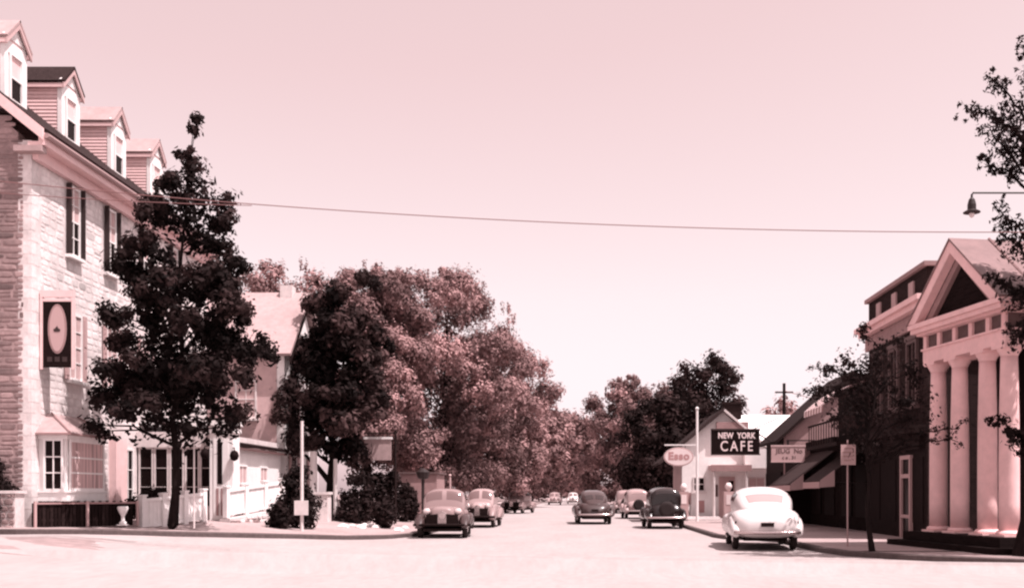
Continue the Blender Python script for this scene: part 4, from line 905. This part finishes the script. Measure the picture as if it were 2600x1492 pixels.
tree('background_tree', 'round dark tree above the filling station roof', (10.6, 86.0, 0.1),
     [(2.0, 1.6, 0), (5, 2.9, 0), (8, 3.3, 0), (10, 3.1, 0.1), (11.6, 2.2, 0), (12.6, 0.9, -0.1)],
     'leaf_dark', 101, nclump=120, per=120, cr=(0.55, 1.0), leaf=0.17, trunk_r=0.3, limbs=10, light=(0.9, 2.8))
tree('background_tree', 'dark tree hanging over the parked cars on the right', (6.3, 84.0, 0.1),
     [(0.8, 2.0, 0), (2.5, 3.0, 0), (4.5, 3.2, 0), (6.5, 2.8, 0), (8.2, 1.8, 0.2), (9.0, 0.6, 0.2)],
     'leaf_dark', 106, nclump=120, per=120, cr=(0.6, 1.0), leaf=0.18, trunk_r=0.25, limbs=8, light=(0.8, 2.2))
tree('background_tree', 'small distant pale tree beside the utility pole', (20.5, 108.0, 0.1),
     [(1.5, 2.0, 0), (5, 3.4, 0), (8.5, 3.0, 0.2), (10.6, 1.8, -0.3), (11.6, 0.8, -0.3)],
     'leaf_far', 111, nclump=80, per=90, cr=(0.7, 1.1), leaf=0.24, trunk_r=0.25, limbs=6, light=(0.8, 1.4))
tree('background_tree', 'small pale tree closing the far end of the street', (-1.5, 330.0, 0.0),
     [(0.5, 3.0, 0), (3, 7, 0), (7, 8.5, 0), (9.5, 5, 0), (11, 2, 0)], 'leaf_far', 116, nclump=80, per=80, cr=(1.5, 2.5), leaf=0.6, trunk_r=0.5, limbs=4, light=(1.0, 1.6))
tree('background_tree', 'far tree on the left end of the street', (-12.0, 190.0, 0.5),
     [(0.5, 4.0, 3), (4, 7.5, 4.2), (8, 8.0, 4.4), (12, 6.5, 4.4), (15, 2.5, 4)], 'leaf_far', 118, nclump=110, per=80, cr=(1.4, 2.2), leaf=0.45, trunk_r=0.45, limbs=4, light=(0.5, 1.1))
tree('background_tree', 'far tree on the right end of the street', (9.5, 205.0, 0.1),
     [(0.5, 4.0, -2), (4, 7.2, -2.6), (8, 7.6, -2.6), (12, 6.5, -2), (15, 2.5, -1)], 'leaf_far', 119, nclump=110, per=80, cr=(1.4, 2.2), leaf=0.45, trunk_r=0.45, limbs=4, light=(0.5, 1.1))
tree('background_tree', 'far tree leaning over the road where the street closes', (-7.6, 165.0, SW(-7.6)),
     [(4.0, 2.5, 4.5), (7, 5.0, 5.6), (10, 5.2, 5.8), (12.5, 3.8, 5.6), (14, 1.5, 5.2)], 'leaf_far', 117, nclump=130, per=110, cr=(0.9, 1.5), leaf=0.3, trunk_r=0.4, limbs=8, light=(0.6, 1.2))
tree('street_tree', 'small dark street tree before the brick building', (6.75, 24.2, SW(6.75)),
     [(2.2, 0.8, -0.1), (2.9, 1.3, 0.0), (3.6, 1.3, 0.1), (4.3, 1.1, 0.1), (4.9, 0.7, 0.25), (5.3, 0.3, 0.3)],
     'leaf_dark', 121, nclump=52, per=64, cr=(0.16, 0.34), leaf=0.05, trunk_r=0.05, limbs=22, fork=1.3, inner=0.3, light=(0.5, 1.8), sprays=[(2.1, 2.15, 2.8, 0.11), (2.0, 1.9, 2.45, 0.09), (3.2, -1.5, 3.6, 0.14), (3.6, -1.3, 4.2, 0.12)])
tree('street_tree', 'large leafy tree reaching in from the right edge', (9.62, 22.3, SW(9.6)),
     [(2.4, 0.2, 0.3), (4.4, 0.5, 0.6), (5.3, 0.75, 0.75), (6.1, 0.75, 0.75), (6.7, 0.5, 0.8), (7.4, 0.5, 0.9), (8.3, 0.95, 0.95), (9.2, 1.05, 0.95), (9.8, 0.6, 1.1), (10.4, 0.25, 1.2)],
     'leaf_dark', 131, nclump=230, per=40, cr=(0.16, 0.36), leaf=0.08, trunk_r=0.24, limbs=10, fork=2.2, inner=0.2, light=(0.6, 1.5),
     sprays=[(8.6, -1.15, 9.72, 0.16), (8.9, -0.95, 10.05, 0.14), (7.8, -1.05, 9.0, 0.18), (7.6, -0.95, 8.5, 0.14), (8.2, -0.6, 9.4, 0.2), (8.0, -0.5, 8.8, 0.24), (6.4, -0.65, 7.35, 0.14), (6.0, -0.5, 6.9, 0.2), (5.4, -0.8, 5.85, 0.11), (5.0, -0.5, 5.6, 0.18), (4.4, -0.45, 4.7, 0.16), (2.2, -0.65, 2.95, 0.10), (2.0, -0.4, 2.6, 0.12), (9.2, -0.3, 10.6, 0.15)])

# ------------------------------------------------------------------ shrubs and hedge
def shrub(name, label, c, size, m, seed, n=26, per=70, leaf=0.07, light=(0.5, 1.2), group=None, cat_='shrub'):
    rs = np.random.default_rng(seed); t = thing(name, label, cat_, c, group)
    q = rs.random(n) * 6.283; rr = np.sqrt(rs.random(n)); zz_ = rs.random(n)
    C_ = np.stack([c[0] + size[0] * rr * np.cos(q) * (1 - 0.45 * zz_), c[1] + size[1] * rr * np.sin(q) * (1 - 0.45 * zz_), c[2] + 0.12 + size[2] * zz_ * 0.85], 1)
    leaf_mesh('foliage', C_, rs.uniform(0.14, 0.26, n) * max(size) ** 0.5, per, leaf, m, t, rs, light=light)
    mb = MB(); rn = random.Random(seed)
    for k in range(5): mb.tube([(c[0] + rn.uniform(-.05, .05), c[1] + rn.uniform(-.05, .05), c[2] - 0.02), tuple(C_[k])], [0.025, 0.008], 5)
    mb.build('stem', 'bark', t)
    return t
shrub('shrub', 'dark shrub behind the white post with the small box', (-9.0, 33.8, SW(-9.0)), (0.6, 0.5, 2.1), 'leaf_dark', 201, 40, 90)
shrub('shrub', 'low dark shrub at the foot of the stone wall', (-9.2, 32.7, SW(-9.2)), (0.4, 0.35, 0.8), 'leaf_dark', 202, 20, 80)
shrub('shrub', 'scruffy shrub beside the dark maple trunk', (-8.6, 41.0, SW(-8.6)), (0.8, 0.6, 2.0), 'leaf_dark', 203, 34, 80, 0.09, (0.8, 2.2))
shrub('shrub', 'bushy shrub under the pale hanging sign', (-8.3, 44.5, SW(-8.3)), (0.9, 0.7, 2.3), 'leaf_dark', 204, 40, 80, 0.09, (0.6, 1.8))
shrub('shrub', 'low shrub left of the light parked car', (-7.2, 39.0, SW(-7.2)), (0.5, 0.4, 0.9), 'leaf_dark', 205, 22, 70, 0.08, (0.8, 2.0))
shrub('shrub', 'ragged shrub before the small pale shed', (-7.6, 46.6, SW(-7.6)), (0.5, 0.5, 1.7), 'leaf_dark', 209, 26, 80, 0.09, (0.6, 1.8))
shrub('hedge', 'dark hedge behind the white fence', (-13.1, 32.4, SW(-13.1)), (0.8, 0.5, 0.9), 'leaf_dark', 206, 44, 80, cat_='hedge')
shrub('shrub', 'dark bush rising above the stone wall at the left edge', (-15.2, 27.05, 1.36), (0.5, 0.15, 0.9), 'leaf_dark', 207, 34, 90)
shrub('shrub', 'dark bush low at the left edge before the stone wall', (-15.05, 26.5, SW(-15)), (0.42, 0.2, 0.6), 'leaf_dark', 208, 20, 80)

# ------------------------------------------------------------------ posts and small things on the left pavement
def post(label, x, y, h, r, m, box=None, cap=False):
    t = thing('post', label, 'post', (x, y, SW(x))); b_ = SW(x)
    MB().tube([(x, y, b_ - 0.02), (x, y, b_ + h)], [r, r * 0.85], 8).build('shaft', m, t)
    if box: MB().box(x - box[0] / 2, x + box[0] / 2, y - 0.10, y - r - 0.001, b_ + box[1], b_ + box[2]).build('box', m, t)
    if cap: MB().lathe([(r * 0.9, b_ + h), (r * 1.8, b_ + h + 0.03), (0.01, b_ + h + 0.1)], 8, (x, y, 0)).build('finial', m, t)
    return t
post('tall white post with a small box on the left pavement', -8.5, 32.4, 3.4, 0.055, 'white_shabby', (0.42, 0.5, 0.95))
post('thin pale pole before the white fence', -10.55, 28.9, 2.5, 0.025, 'white_shabby')
post('white post right of the dark maple trunk', -9.45, 41.0, 2.4, 0.09, 'white_shabby')
post('pale post left of the dark maple trunk', -10.2, 40.6, 2.6, 0.16, 'white_shabby')
post('thin pale post behind the two cars parked on the left', -6.3, 52.0, 2.2, 0.05, 'cream', None, True)
post('distant thin pale post under the trees on the left', -6.2, 78.0, 2.6, 0.06, 'cream', None, True)
dl = thing('lamp_post', 'dark lamp post behind the front parked car on the left', 'lamp post', (-6.1, 41.5, SW(-6.1)))
MB().tube([(-6.1, 41.5, 0.1), (-6.1, 41.5, 2.0)], 0.06, 8).build('shaft', 'iron', dl)
MB().lathe([(0.06, 2.0), (0.2, 2.06), (0.28, 2.3), (0.12, 2.42), (0.03, 2.46)], 10, (-6.1, 41.5, 0)).build('lantern', 'iron', dl)
kd = thing('hanging_sign', 'pale hanging sign under the dark maple, left of the parked cars', 'sign', (-8.3, 44.0, SW(-8.3)))
MB().tube([(-7.62, 44, SW(-7.6) - 0.02), (-7.62, 44, 4.1)], 0.05, 8).tube([(-7.62, 44, 3.98), (-8.95, 44, 3.98)], 0.03, 6).build('post', 'dark_wood', kd)
MB().box(-8.9, -7.8, 43.95, 44.05, 2.85, 3.72).build('board', 'roof_pale', kd); MB().box(-8.95, -7.75, 43.9, 44.1, 3.725, 3.82).build('cap', 'white', kd)
MB().box(-8.75, -8.72, 43.98, 44.02, 3.82, 3.96).build('hanger', 'iron', kd); MB().box(-7.98, -7.95, 43.98, 44.02, 3.82, 3.96).build('hanger', 'iron', kd)
ct = thing('stone_shed', 'small pale shed behind the parked cars on the left', 'shed', (-7.3, 49.5, 0.2))
MB().box(-8.1, -6.45, 48.2, 51.0, 0.1, 2.35).build('wall', 'rose', ct)  # rose tone puts tree shade into the pale wall's colour
MB().box(-7.75, -7.35, 48.14, 48.196, 0.2, 1.6).build('door', 'dark_wood', ct)
MB().box(-8.2, -6.35, 48.1, 51.1, 2.36, 2.44).build('roof', 'frame_dim', ct)
for k, (x, y, w_, h_) in enumerate(((-9.6, 39.6, 0.5, 1.0),)):
    t = thing('stone_block', 'tall pale stone block beside the dark maple trunk', 'stone block', (x, y, SW(x)))
    MB().box(x - w_ / 2, x + w_ / 2, y - 0.3, y + 0.3, SW(x) - 0.03, SW(x) + h_).build('block', 'white_shabby', t); MB().box(x - w_ / 2 - 0.05, x + w_ / 2 + 0.05, y - 0.35, y + 0.35, SW(x) + h_ + 0.002, SW(x) + h_ + 0.1).build('cap', 'white_shabby', t)
rr = random.Random(8)
for k in range(9):
    x, y = rr.uniform(-8.6, -6.3), rr.uniform(36.5, 40.0); s_ = rr.uniform(0.14, 0.3); mb = MB(); rows_ = []
    for i in range(6):
        f = math.pi / 2 * i / 5; rows_.append([(x + s_ * math.cos(f) * math.cos(q) * rr.uniform(.85, 1.1), y + s_ * math.cos(f) * math.sin(q) * rr.uniform(.85, 1.1), SW(x) - 0.02 + s_ * 0.7 * math.sin(f)) for q in np.linspace(0, 2 * math.pi, 10)])
        rows_[-1][-1] = rows_[-1][0]
    mb.grid(rows_); mb.v.reverse() if False else None
    tag(mb.build('rock', 'white_shabby', None), 'pale rock lying on the verge left of the parked cars', 'rock', 'rocks on the verge')
# ------------------------------------------------------------------ cars (local frame: front is +y, ground z = 0)
def sm(x, xs, vs): 
    x = float(x); i = 0
    if x <= xs[0]: return vs[0]
    if x >= xs[-1]: return vs[-1]
    while xs[i + 1] < x: i += 1
    t = (x - xs[i]) / (xs[i + 1] - xs[i]); h = xs[i + 1] - xs[i]
    def tg(k):
        a_, b_ = max(k - 1, 0), min(k + 1, len(xs) - 1); return (vs[b_] - vs[a_]) / (xs[b_] - xs[a_])
    m0, m1 = tg(i) * h, tg(i + 1) * h
    return (2 * t**3 - 3 * t**2 + 1) * vs[i] + (t**3 - 2 * t**2 + t) * m0 + (-2 * t**3 + 3 * t**2) * vs[i + 1] + (t**3 - t**2) * m1
def loft(Y, W, Z0, Z1, ex, cx=0.0):
    """closed hull: half width, bottom and top along y, superellipse section"""
    def S(y, q, grow=0.0):
        w_, b_, t_ = sm(y, Y, W) + grow, sm(y, Y, Z0) - grow, sm(y, Y, Z1) + grow; c, s_ = math.cos(q), math.sin(q)
        return (cx + w_ * math.copysign(abs(c) ** (2 / ex), c), y, (b_ + t_) / 2 + (t_ - b_) / 2 * math.copysign(abs(s_) ** (2 / ex), s_))
    return S
def hull(S, y0, y1, ny=26, nq=28):
    mb = MB(); rows_ = []
    for i in range(ny):
        f = i / (ny - 1); f = 0.5 - 0.5 * math.cos(math.pi * f); y = y0 + (y1 - y0) * f
        rows_.append([S(y, 2 * math.pi * k / nq) for k in range(nq)])
    o = len(mb.v)
    for r in rows_: mb.v += r
    for i in range(ny - 1):
        for k in range(nq):
            mb.f.append((i * nq + k, (i + 1) * nq + k, (i + 1) * nq + (k + 1) % nq, i * nq + (k + 1) % nq)); mb.t.append(1.0)
    mb.f.append(tuple(range(nq))); mb.f.append(tuple((ny - 1) * nq + k for k in range(nq))[::-1]); mb.t += [1, 1]
    return mb
def patch(S, y0, y1, q0, q1, g, n=8):
    mb = MB(); mb.grid([[S(y0 + (y1 - y0) * i / n, q0 + (q1 - q0) * j / n, g) for j in range(n + 1)] for i in range(n + 1)]); return mb

STY = {
 'sedan46': dict(L=2.45, cab=dict(Y=[-2.2, -1.9, -1.5, -1.0, -0.4, 0.2, 0.6, 0.85, 1.02], W=[0.36, 0.60, 0.71, 0.77, 0.79, 0.77, 0.73, 0.68, 0.64], Z0=[0.7] * 9, Z1=[1.02, 1.22, 1.42, 1.57, 1.63, 1.61, 1.49, 1.22, 1.02]),
      body=dict(Y=[-2.42, -2.32, -2.05, -1.5, -0.4, 0.6, 1.1, 1.7, 2.15, 2.3], W=[0.48, 0.72, 0.84, 0.88, 0.89, 0.86, 0.72, 0.58, 0.46, 0.3], Z0=[0.42, 0.36, 0.32, 0.28, 0.28, 0.28, 0.30, 0.32, 0.38, 0.46], Z1=[0.72, 0.92, 1.06, 1.10, 1.08, 1.05, 1.06, 1.03, 0.96, 0.82]),
      rf=dict(Y=[-2.36, -2.15, -1.75, -1.3, -0.9, -0.6], W=[0.08, 0.15, 0.17, 0.17, 0.14, 0.06], Z1=[0.56, 0.76, 0.88, 0.88, 0.76, 0.5], x=0.77), ff=dict(Y=[0.2, 0.7, 1.2, 1.6, 2.0, 2.28], W=[0.06, 0.13, 0.18, 0.19, 0.18, 0.10], Z1=[0.72, 0.82, 0.88, 0.88, 0.80, 0.56], x=0.74),
      tr=0.74, wr=0.34, wy=(-1.42, 1.5), lamp='fender', rw=(-1.86, -1.45)),
 'sedan40': dict(L=2.42, cab=dict(Y=[-2.15, -1.8, -1.4, -0.9, -0.3, 0.25, 0.6, 0.85, 1.02], W=[0.30, 0.50, 0.61, 0.68, 0.70, 0.69, 0.67, 0.65, 0.62], Z0=[0.7] * 9, Z1=[0.98, 1.17, 1.38, 1.55, 1.62, 1.60, 1.48, 1.22, 1.02]),
      body=dict(Y=[-2.38, -2.25, -1.9, -1.3, -0.4, 0.6, 1.1, 1.7, 2.15, 2.3], W=[0.30, 0.55, 0.74, 0.82, 0.85, 0.82, 0.66, 0.52, 0.42, 0.28], Z0=[0.42, 0.34, 0.30, 0.28, 0.28, 0.28, 0.30, 0.32, 0.38, 0.46], Z1=[0.66, 0.86, 1.02, 1.06, 1.05, 1.04, 1.06, 1.03, 0.96, 0.82]),
      rf=dict(Y=[-2.32, -2.1, -1.7, -1.3, -0.9, -0.6], W=[0.10, 0.19, 0.22, 0.22, 0.19, 0.08], Z1=[0.52, 0.74, 0.86, 0.86, 0.74, 0.5], x=0.76), ff=dict(Y=[0.2, 0.7, 1.2, 1.6, 2.0, 2.28], W=[0.07, 0.15, 0.21, 0.23, 0.21, 0.10], Z1=[0.72, 0.82, 0.88, 0.88, 0.80, 0.56], x=0.74),
      tr=0.73, wr=0.34, wy=(-1.42, 1.5), lamp='fender', rw=(-1.78, -1.35)),
 'sedan30': dict(L=2.25, cab=dict(Y=[-1.95, -1.7, -1.4, -0.9, -0.3, 0.2, 0.5, 0.68, 0.78], W=[0.42, 0.55, 0.61, 0.65, 0.66, 0.65, 0.63, 0.61, 0.60], Z0=[0.7] * 9, Z1=[1.0, 1.35, 1.52, 1.63, 1.67, 1.66, 1.56, 1.30, 1.04]),
      body=dict(Y=[-2.15, -2.0, -1.6, -1.0, -0.2, 0.6, 1.0, 1.5, 1.95, 2.05], W=[0.34, 0.50, 0.63, 0.70, 0.72, 0.66, 0.46, 0.38, 0.30, 0.22], Z0=[0.45, 0.38, 0.34, 0.33, 0.33, 0.33, 0.36, 0.40, 0.45, 0.5], Z1=[0.7, 0.9, 1.04, 1.08, 1.08, 1.08, 1.10, 1.09, 1.05, 0.95]),
      rf=dict(Y=[-2.15, -1.95, -1.6, -1.25, -0.9, -0.6], W=[0.10, 0.17, 0.19, 0.19, 0.16, 0.07], Z1=[0.5, 0.72, 0.84, 0.82, 0.66, 0.42], x=0.70), ff=dict(Y=[0.5, 0.9, 1.3, 1.65, 2.0, 2.2], W=[0.06, 0.13, 0.18, 0.19, 0.17, 0.08], Z1=[0.42, 0.66, 0.84, 0.86, 0.74, 0.5], x=0.68),
      tr=0.68, wr=0.36, wy=(-1.4, 1.45), lamp='free', rw=(-1.72, -1.5)),
 'box30': dict(L=2.1, cab=dict(Y=[-1.72, -1.66, -1.3, -0.8, -0.3, 0.2, 0.5, 0.62, 0.7], W=[0.58, 0.62, 0.66, 0.67, 0.67, 0.66, 0.64, 0.63, 0.62], Z0=[0.7] * 9, Z1=[1.05, 1.55, 1.66, 1.71, 1.73, 1.71, 1.62, 1.35, 1.06]),
      body=dict(Y=[-2.0, -1.9, -1.5, -1.0, -0.2, 0.6, 1.0, 1.5, 1.85, 1.92], W=[0.5, 0.6, 0.66, 0.69, 0.70, 0.66, 0.46, 0.40, 0.34, 0.28], Z0=[0.5, 0.42, 0.38, 0.36, 0.36, 0.36, 0.4, 0.42, 0.45, 0.5], Z1=[0.8, 0.98, 1.06, 1.08, 1.08, 1.08, 1.10, 1.10, 1.08, 1.0]),
      rf=dict(Y=[-2.05, -1.85, -1.5, -1.15, -0.85, -0.6], W=[0.10, 0.15, 0.17, 0.17, 0.14, 0.07], Z1=[0.48, 0.72, 0.84, 0.8, 0.62, 0.42], x=0.68), ff=dict(Y=[0.5, 0.9, 1.2, 1.55, 1.9, 2.1], W=[0.06, 0.12, 0.16, 0.17, 0.15, 0.08], Z1=[0.42, 0.66, 0.84, 0.84, 0.7, 0.5], x=0.66),
      tr=0.66, wr=0.37, wy=(-1.35, 1.4), lamp='free', rw=(-1.68, -1.45)),
}
def car(label, style, paint, loc, rz, fender=None, name='parked_car', group='cars on the street', ornament=False, sx_=1.0):
    s = STY[style]; t = thing(name, label, 'car', (0, 0, 0), group, local=True); fender = fender or paint
    Sb = loft(s['body']['Y'], s['body']['W'], s['body']['Z0'], s['body']['Z1'], 3.2); b = hull(Sb, s['body']['Y'][0], s['body']['Y'][-1]).build('body', paint, t, smooth=True)
    Sc = loft(s['cab']['Y'], s['cab']['W'], s['cab']['Z0'], s['cab']['Z1'], 2.7); c = hull(Sc, s['cab']['Y'][0], s['cab']['Y'][-1], 30, 36).build('cabin', paint, t, smooth=True)
    hp = math.pi / 2
    y0, y1 = s['rw']
    gl = 'car_glass_sky_pale' if paint in ('paint_white', 'paint_pale', 'paint_tan') else 'car_glass'
    for sg_ in ((-1, 1) if style == 'sedan40' else (0,)):
        q0, q1 = (hp - 0.62, hp + 0.62) if sg_ == 0 else ((hp - 0.75, hp - 0.04) if sg_ < 0 else (hp + 0.04, hp + 0.75))
        patch(Sc, y0, y1, q0, q1, 0.007).build('rear_window', gl, c, smooth=True)
    wy0 = 0.60 if style[:6] == 'sedan4' else 0.48; wy1 = s['cab']['Y'][-1] - 0.07
    for q0, q1 in ((hp - 0.95, hp - 0.05), (hp + 0.05, hp + 0.95)): patch(Sc, wy0, wy1, q0, q1, 0.007).build('windscreen', 'car_glass_sky_mid' if gl == 'car_glass_sky_pale' else gl, c, smooth=True)
    for ya, yb in ((-1.05, -0.42), (-0.32, 0.38)):
        for q0, q1 in ((0.13, 0.62), (math.pi - 0.62, math.pi - 0.13)): patch(Sc, ya, yb, q0, q1, 0.008).build('side_window', 'car_glass', c, smooth=True)
    for nm, key in (('rear_fender', 'rf'), ('front_fender', 'ff')):
        f = s[key]; n = len(f['Y'])
        for sx in (-1, 1):
            Sf = loft(f['Y'], f['W'], [0.36, 0.33, 0.33, 0.33, 0.33, 0.36][:n], f['Z1'], 2.4, sx * f['x']); hull(Sf, f['Y'][0], f['Y'][-1], 16, 16).build(nm, fender, t, smooth=True)
    for sx in (-1, 1):
        MB().box(min(sx * 0.62, sx * 0.88), max(sx * 0.62, sx * 0.88), -0.85, 0.75, 0.30, 0.35).build('running_board', 'dark', t)
        for wy in s['wy']:
            x = sx * s['tr']; wr = s['wr']
            wprof = [(wr * 0.55, -0.075), (wr * 0.92, -0.08), (wr, -0.05), (wr, 0.05), (wr * 0.92, 0.08), (wr * 0.55, 0.075)]
            wh = MB().lathe(wprof, 20, (x, wy, wr), 'x').build('wheel', 'tyre', t, smooth=True)
            MB().lathe([(0.02, -0.09), (wr * 0.3, -0.088), (wr * 0.56, -0.07), (wr * 0.56, 0.07), (wr * 0.3, 0.088), (0.02, 0.09)], 16, (x, wy, wr), 'x').build('hubcap', 'chrome' if fender != 'paint_black' else 'steel', wh)
    MB().box(-0.55, 0.55, -1.9, 1.9, 0.24, 0.34).tube([(-s['tr'], s['wy'][0], s['wr']), (s['tr'], s['wy'][0], s['wr'])], 0.05, 6).tube([(-s['tr'], s['wy'][1], s['wr']), (s['tr'], s['wy'][1], s['wr'])], 0.04, 6).build('chassis', 'dark', t)
    for sy in (-1, 1):
        y = sy * (s['L'] + 0.06); pts = [(x, y - sy * 0.16 * (abs(x) / 0.8) ** 2.5, 0.47) for x in np.linspace(-0.82, 0.82, 11)]
        MB().tube(pts, 0.045, 8).tube([(0.4, y - sy * 0.03, 0.47), (0.4, y - sy * 0.35, 0.45)], 0.025, 5).tube([(-0.4, y - sy * 0.03, 0.47), (-0.4, y - sy * 0.35, 0.45)], 0.025, 5).build('bumper', 'dark' if style[:6] != 'sedan4' and sy > 0 else 'chrome', t, smooth=True)
    nose = s['body']['Y'][-1]
    g = MB().lathe([(0.02, 0), (0.13, 0.02), (0.16, 0.10), (0.10, 0.16)], 12, (0, nose - 0.10, 0.78), 'y').build('grille', 'chrome' if style[:6] != 'sedan4' else 'chrome', t)
    if style != 'sedan40' and style != 'sedan46':
        for sx in (-1, 1): MB().hexa([(sx * 0.10, nose - 0.3, 0.45), (sx * 0.42, nose - 0.5, 0.45), (sx * 0.50, nose - 0.02, 0.47), (sx * 0.13, nose + 0.05, 0.47), (sx * 0.13, nose - 0.3, 0.86), (sx * 0.46, nose - 0.5, 0.84), (sx * 0.46, nose - 0.02, 0.80), (sx * 0.13, nose + 0.05, 0.84)][::1]).build('radiator_opening', 'dark', t)
    gb = MB()
    for k in range(-4, 5): gb.box(k * 0.028 - 0.009, k * 0.028 + 0.009, nose - 0.14, nose + 0.075 - abs(k) * 0.008, 0.46, 0.98 - abs(k) * 0.02)
    gb.build('grille_bar', 'chrome', t)
    for sx in (-1, 1):
        hx, hy, hz = (sx * 0.74, s['ff']['Y'][-2] + 0.12, 0.74) if s['lamp'] == 'fender' else (sx * 0.46, nose - 0.22, 0.92)
        hl = MB().lathe([(0.02, -0.22), (0.07, -0.18), (0.115, -0.04), (0.12, 0.02)], 14, (hx, hy, hz), 'y').build('headlight', paint if style[:6] == 'sedan4' else 'chrome', t, smooth=True)
        MB().lathe([(0.115, 0.02), (0.09, 0.05), (0.02, 0.065)], 14, (hx, hy, hz), 'y').build('lens', 'lens', hl, smooth=True)
        MB().lathe([(0.02, -0.05), (0.05, -0.03), (0.05, 0.03), (0.02, 0.06)], 10, (sx * (s['rf']['x'] - 0.02), s['rf']['Y'][1] - 0.06, 0.72), 'y').build('tail_light', 'dark_wood', t)
        MB().tube([(sx * 0.86 if style[:6] == 'sedan4' else sx * 0.73, -0.38, 0.93), (sx * 0.86 if style[:6] == 'sedan4' else sx * 0.73, -0.24, 0.93)], 0.018, 6).build('door_handle', 'chrome', t)
    ry = s['body']['Y'][0]
    MB().box(-0.16, 0.16, ry - 0.03, ry + 0.02, 0.62, 0.72).build('number_plate', 'dark_wood', t)
    if ornament:
        MB().tube([(0, -2.17, 0.96), (0, -2.24, 0.90), (0, -2.30, 0.84)], 0.035, 6).box(-0.13, 0.13, -2.30, -2.24, 0.88, 0.93).build('boot_handle', 'dark_wood', t)
    if style[:6] != 'sedan4': MB().lathe([(0.20, -0.06), (0.31, -0.06), (0.33, 0.0), (0.31, 0.06), (0.20, 0.06)], 18, (0, -s['L'] + 0.06, 0.80), 'y').build('spare_wheel', 'tyre', t, smooth=True)
    t.location = (loc[0], loc[1], loc[2]); t.rotation_euler = (0, 0, rz); t.scale = (sx_, 1, 0.94 if style == 'box30' and sx_ > 1 else 1)
    return t
RZ = 0.004
car('white rounded sedan parked at the right kerb, seen from behind', 'sedan46', 'paint_white', (4.98, 28.7, RZ), R(-5.0), ornament=True)
car('grey rounded sedan driving away in the middle of the street', 'sedan40', 'paint_grey', (0.75, 51.5, RZ), R(2), name='moving_car')
car('black upright car parked at the right kerb behind the white sedan', 'box30', 'paint_black', (3.62, 44.8, RZ), R(1))
car('pale upright car parked ahead of the black car', 'box30', 'paint_pale', (3.45, 62.0, RZ), R(2))
car('farther pale upright car parked on the right', 'box30', 'paint_tan', (3.5, 78.0, RZ), R(0))
car('upright thirties car parked on the left, front towards the camera', 'box30', 'paint_tan', (-4.5, 35.8, RZ), R(184), fender='paint_grey', sx_=1.1)
car('second light sedan parked on the left behind the first', 'sedan30', 'paint_pale', (-4.2, 46.4, RZ), R(179), fender='paint_tan', sx_=0.92)
car('pale car farther up on the left under the trees', 'sedan30', 'paint_tan', (-4.35, 78.0, RZ), R(168))
car('tiny distant car left of the grey sedan', 'sedan40', 'paint_pale', (-2.9, 135.0, RZ), R(180), name='distant_car')
car('tiny distant pale car just left of the grey sedan roof', 'sedan40', 'paint_white', (-0.6, 150.0, RZ), R(180), name='distant_car')
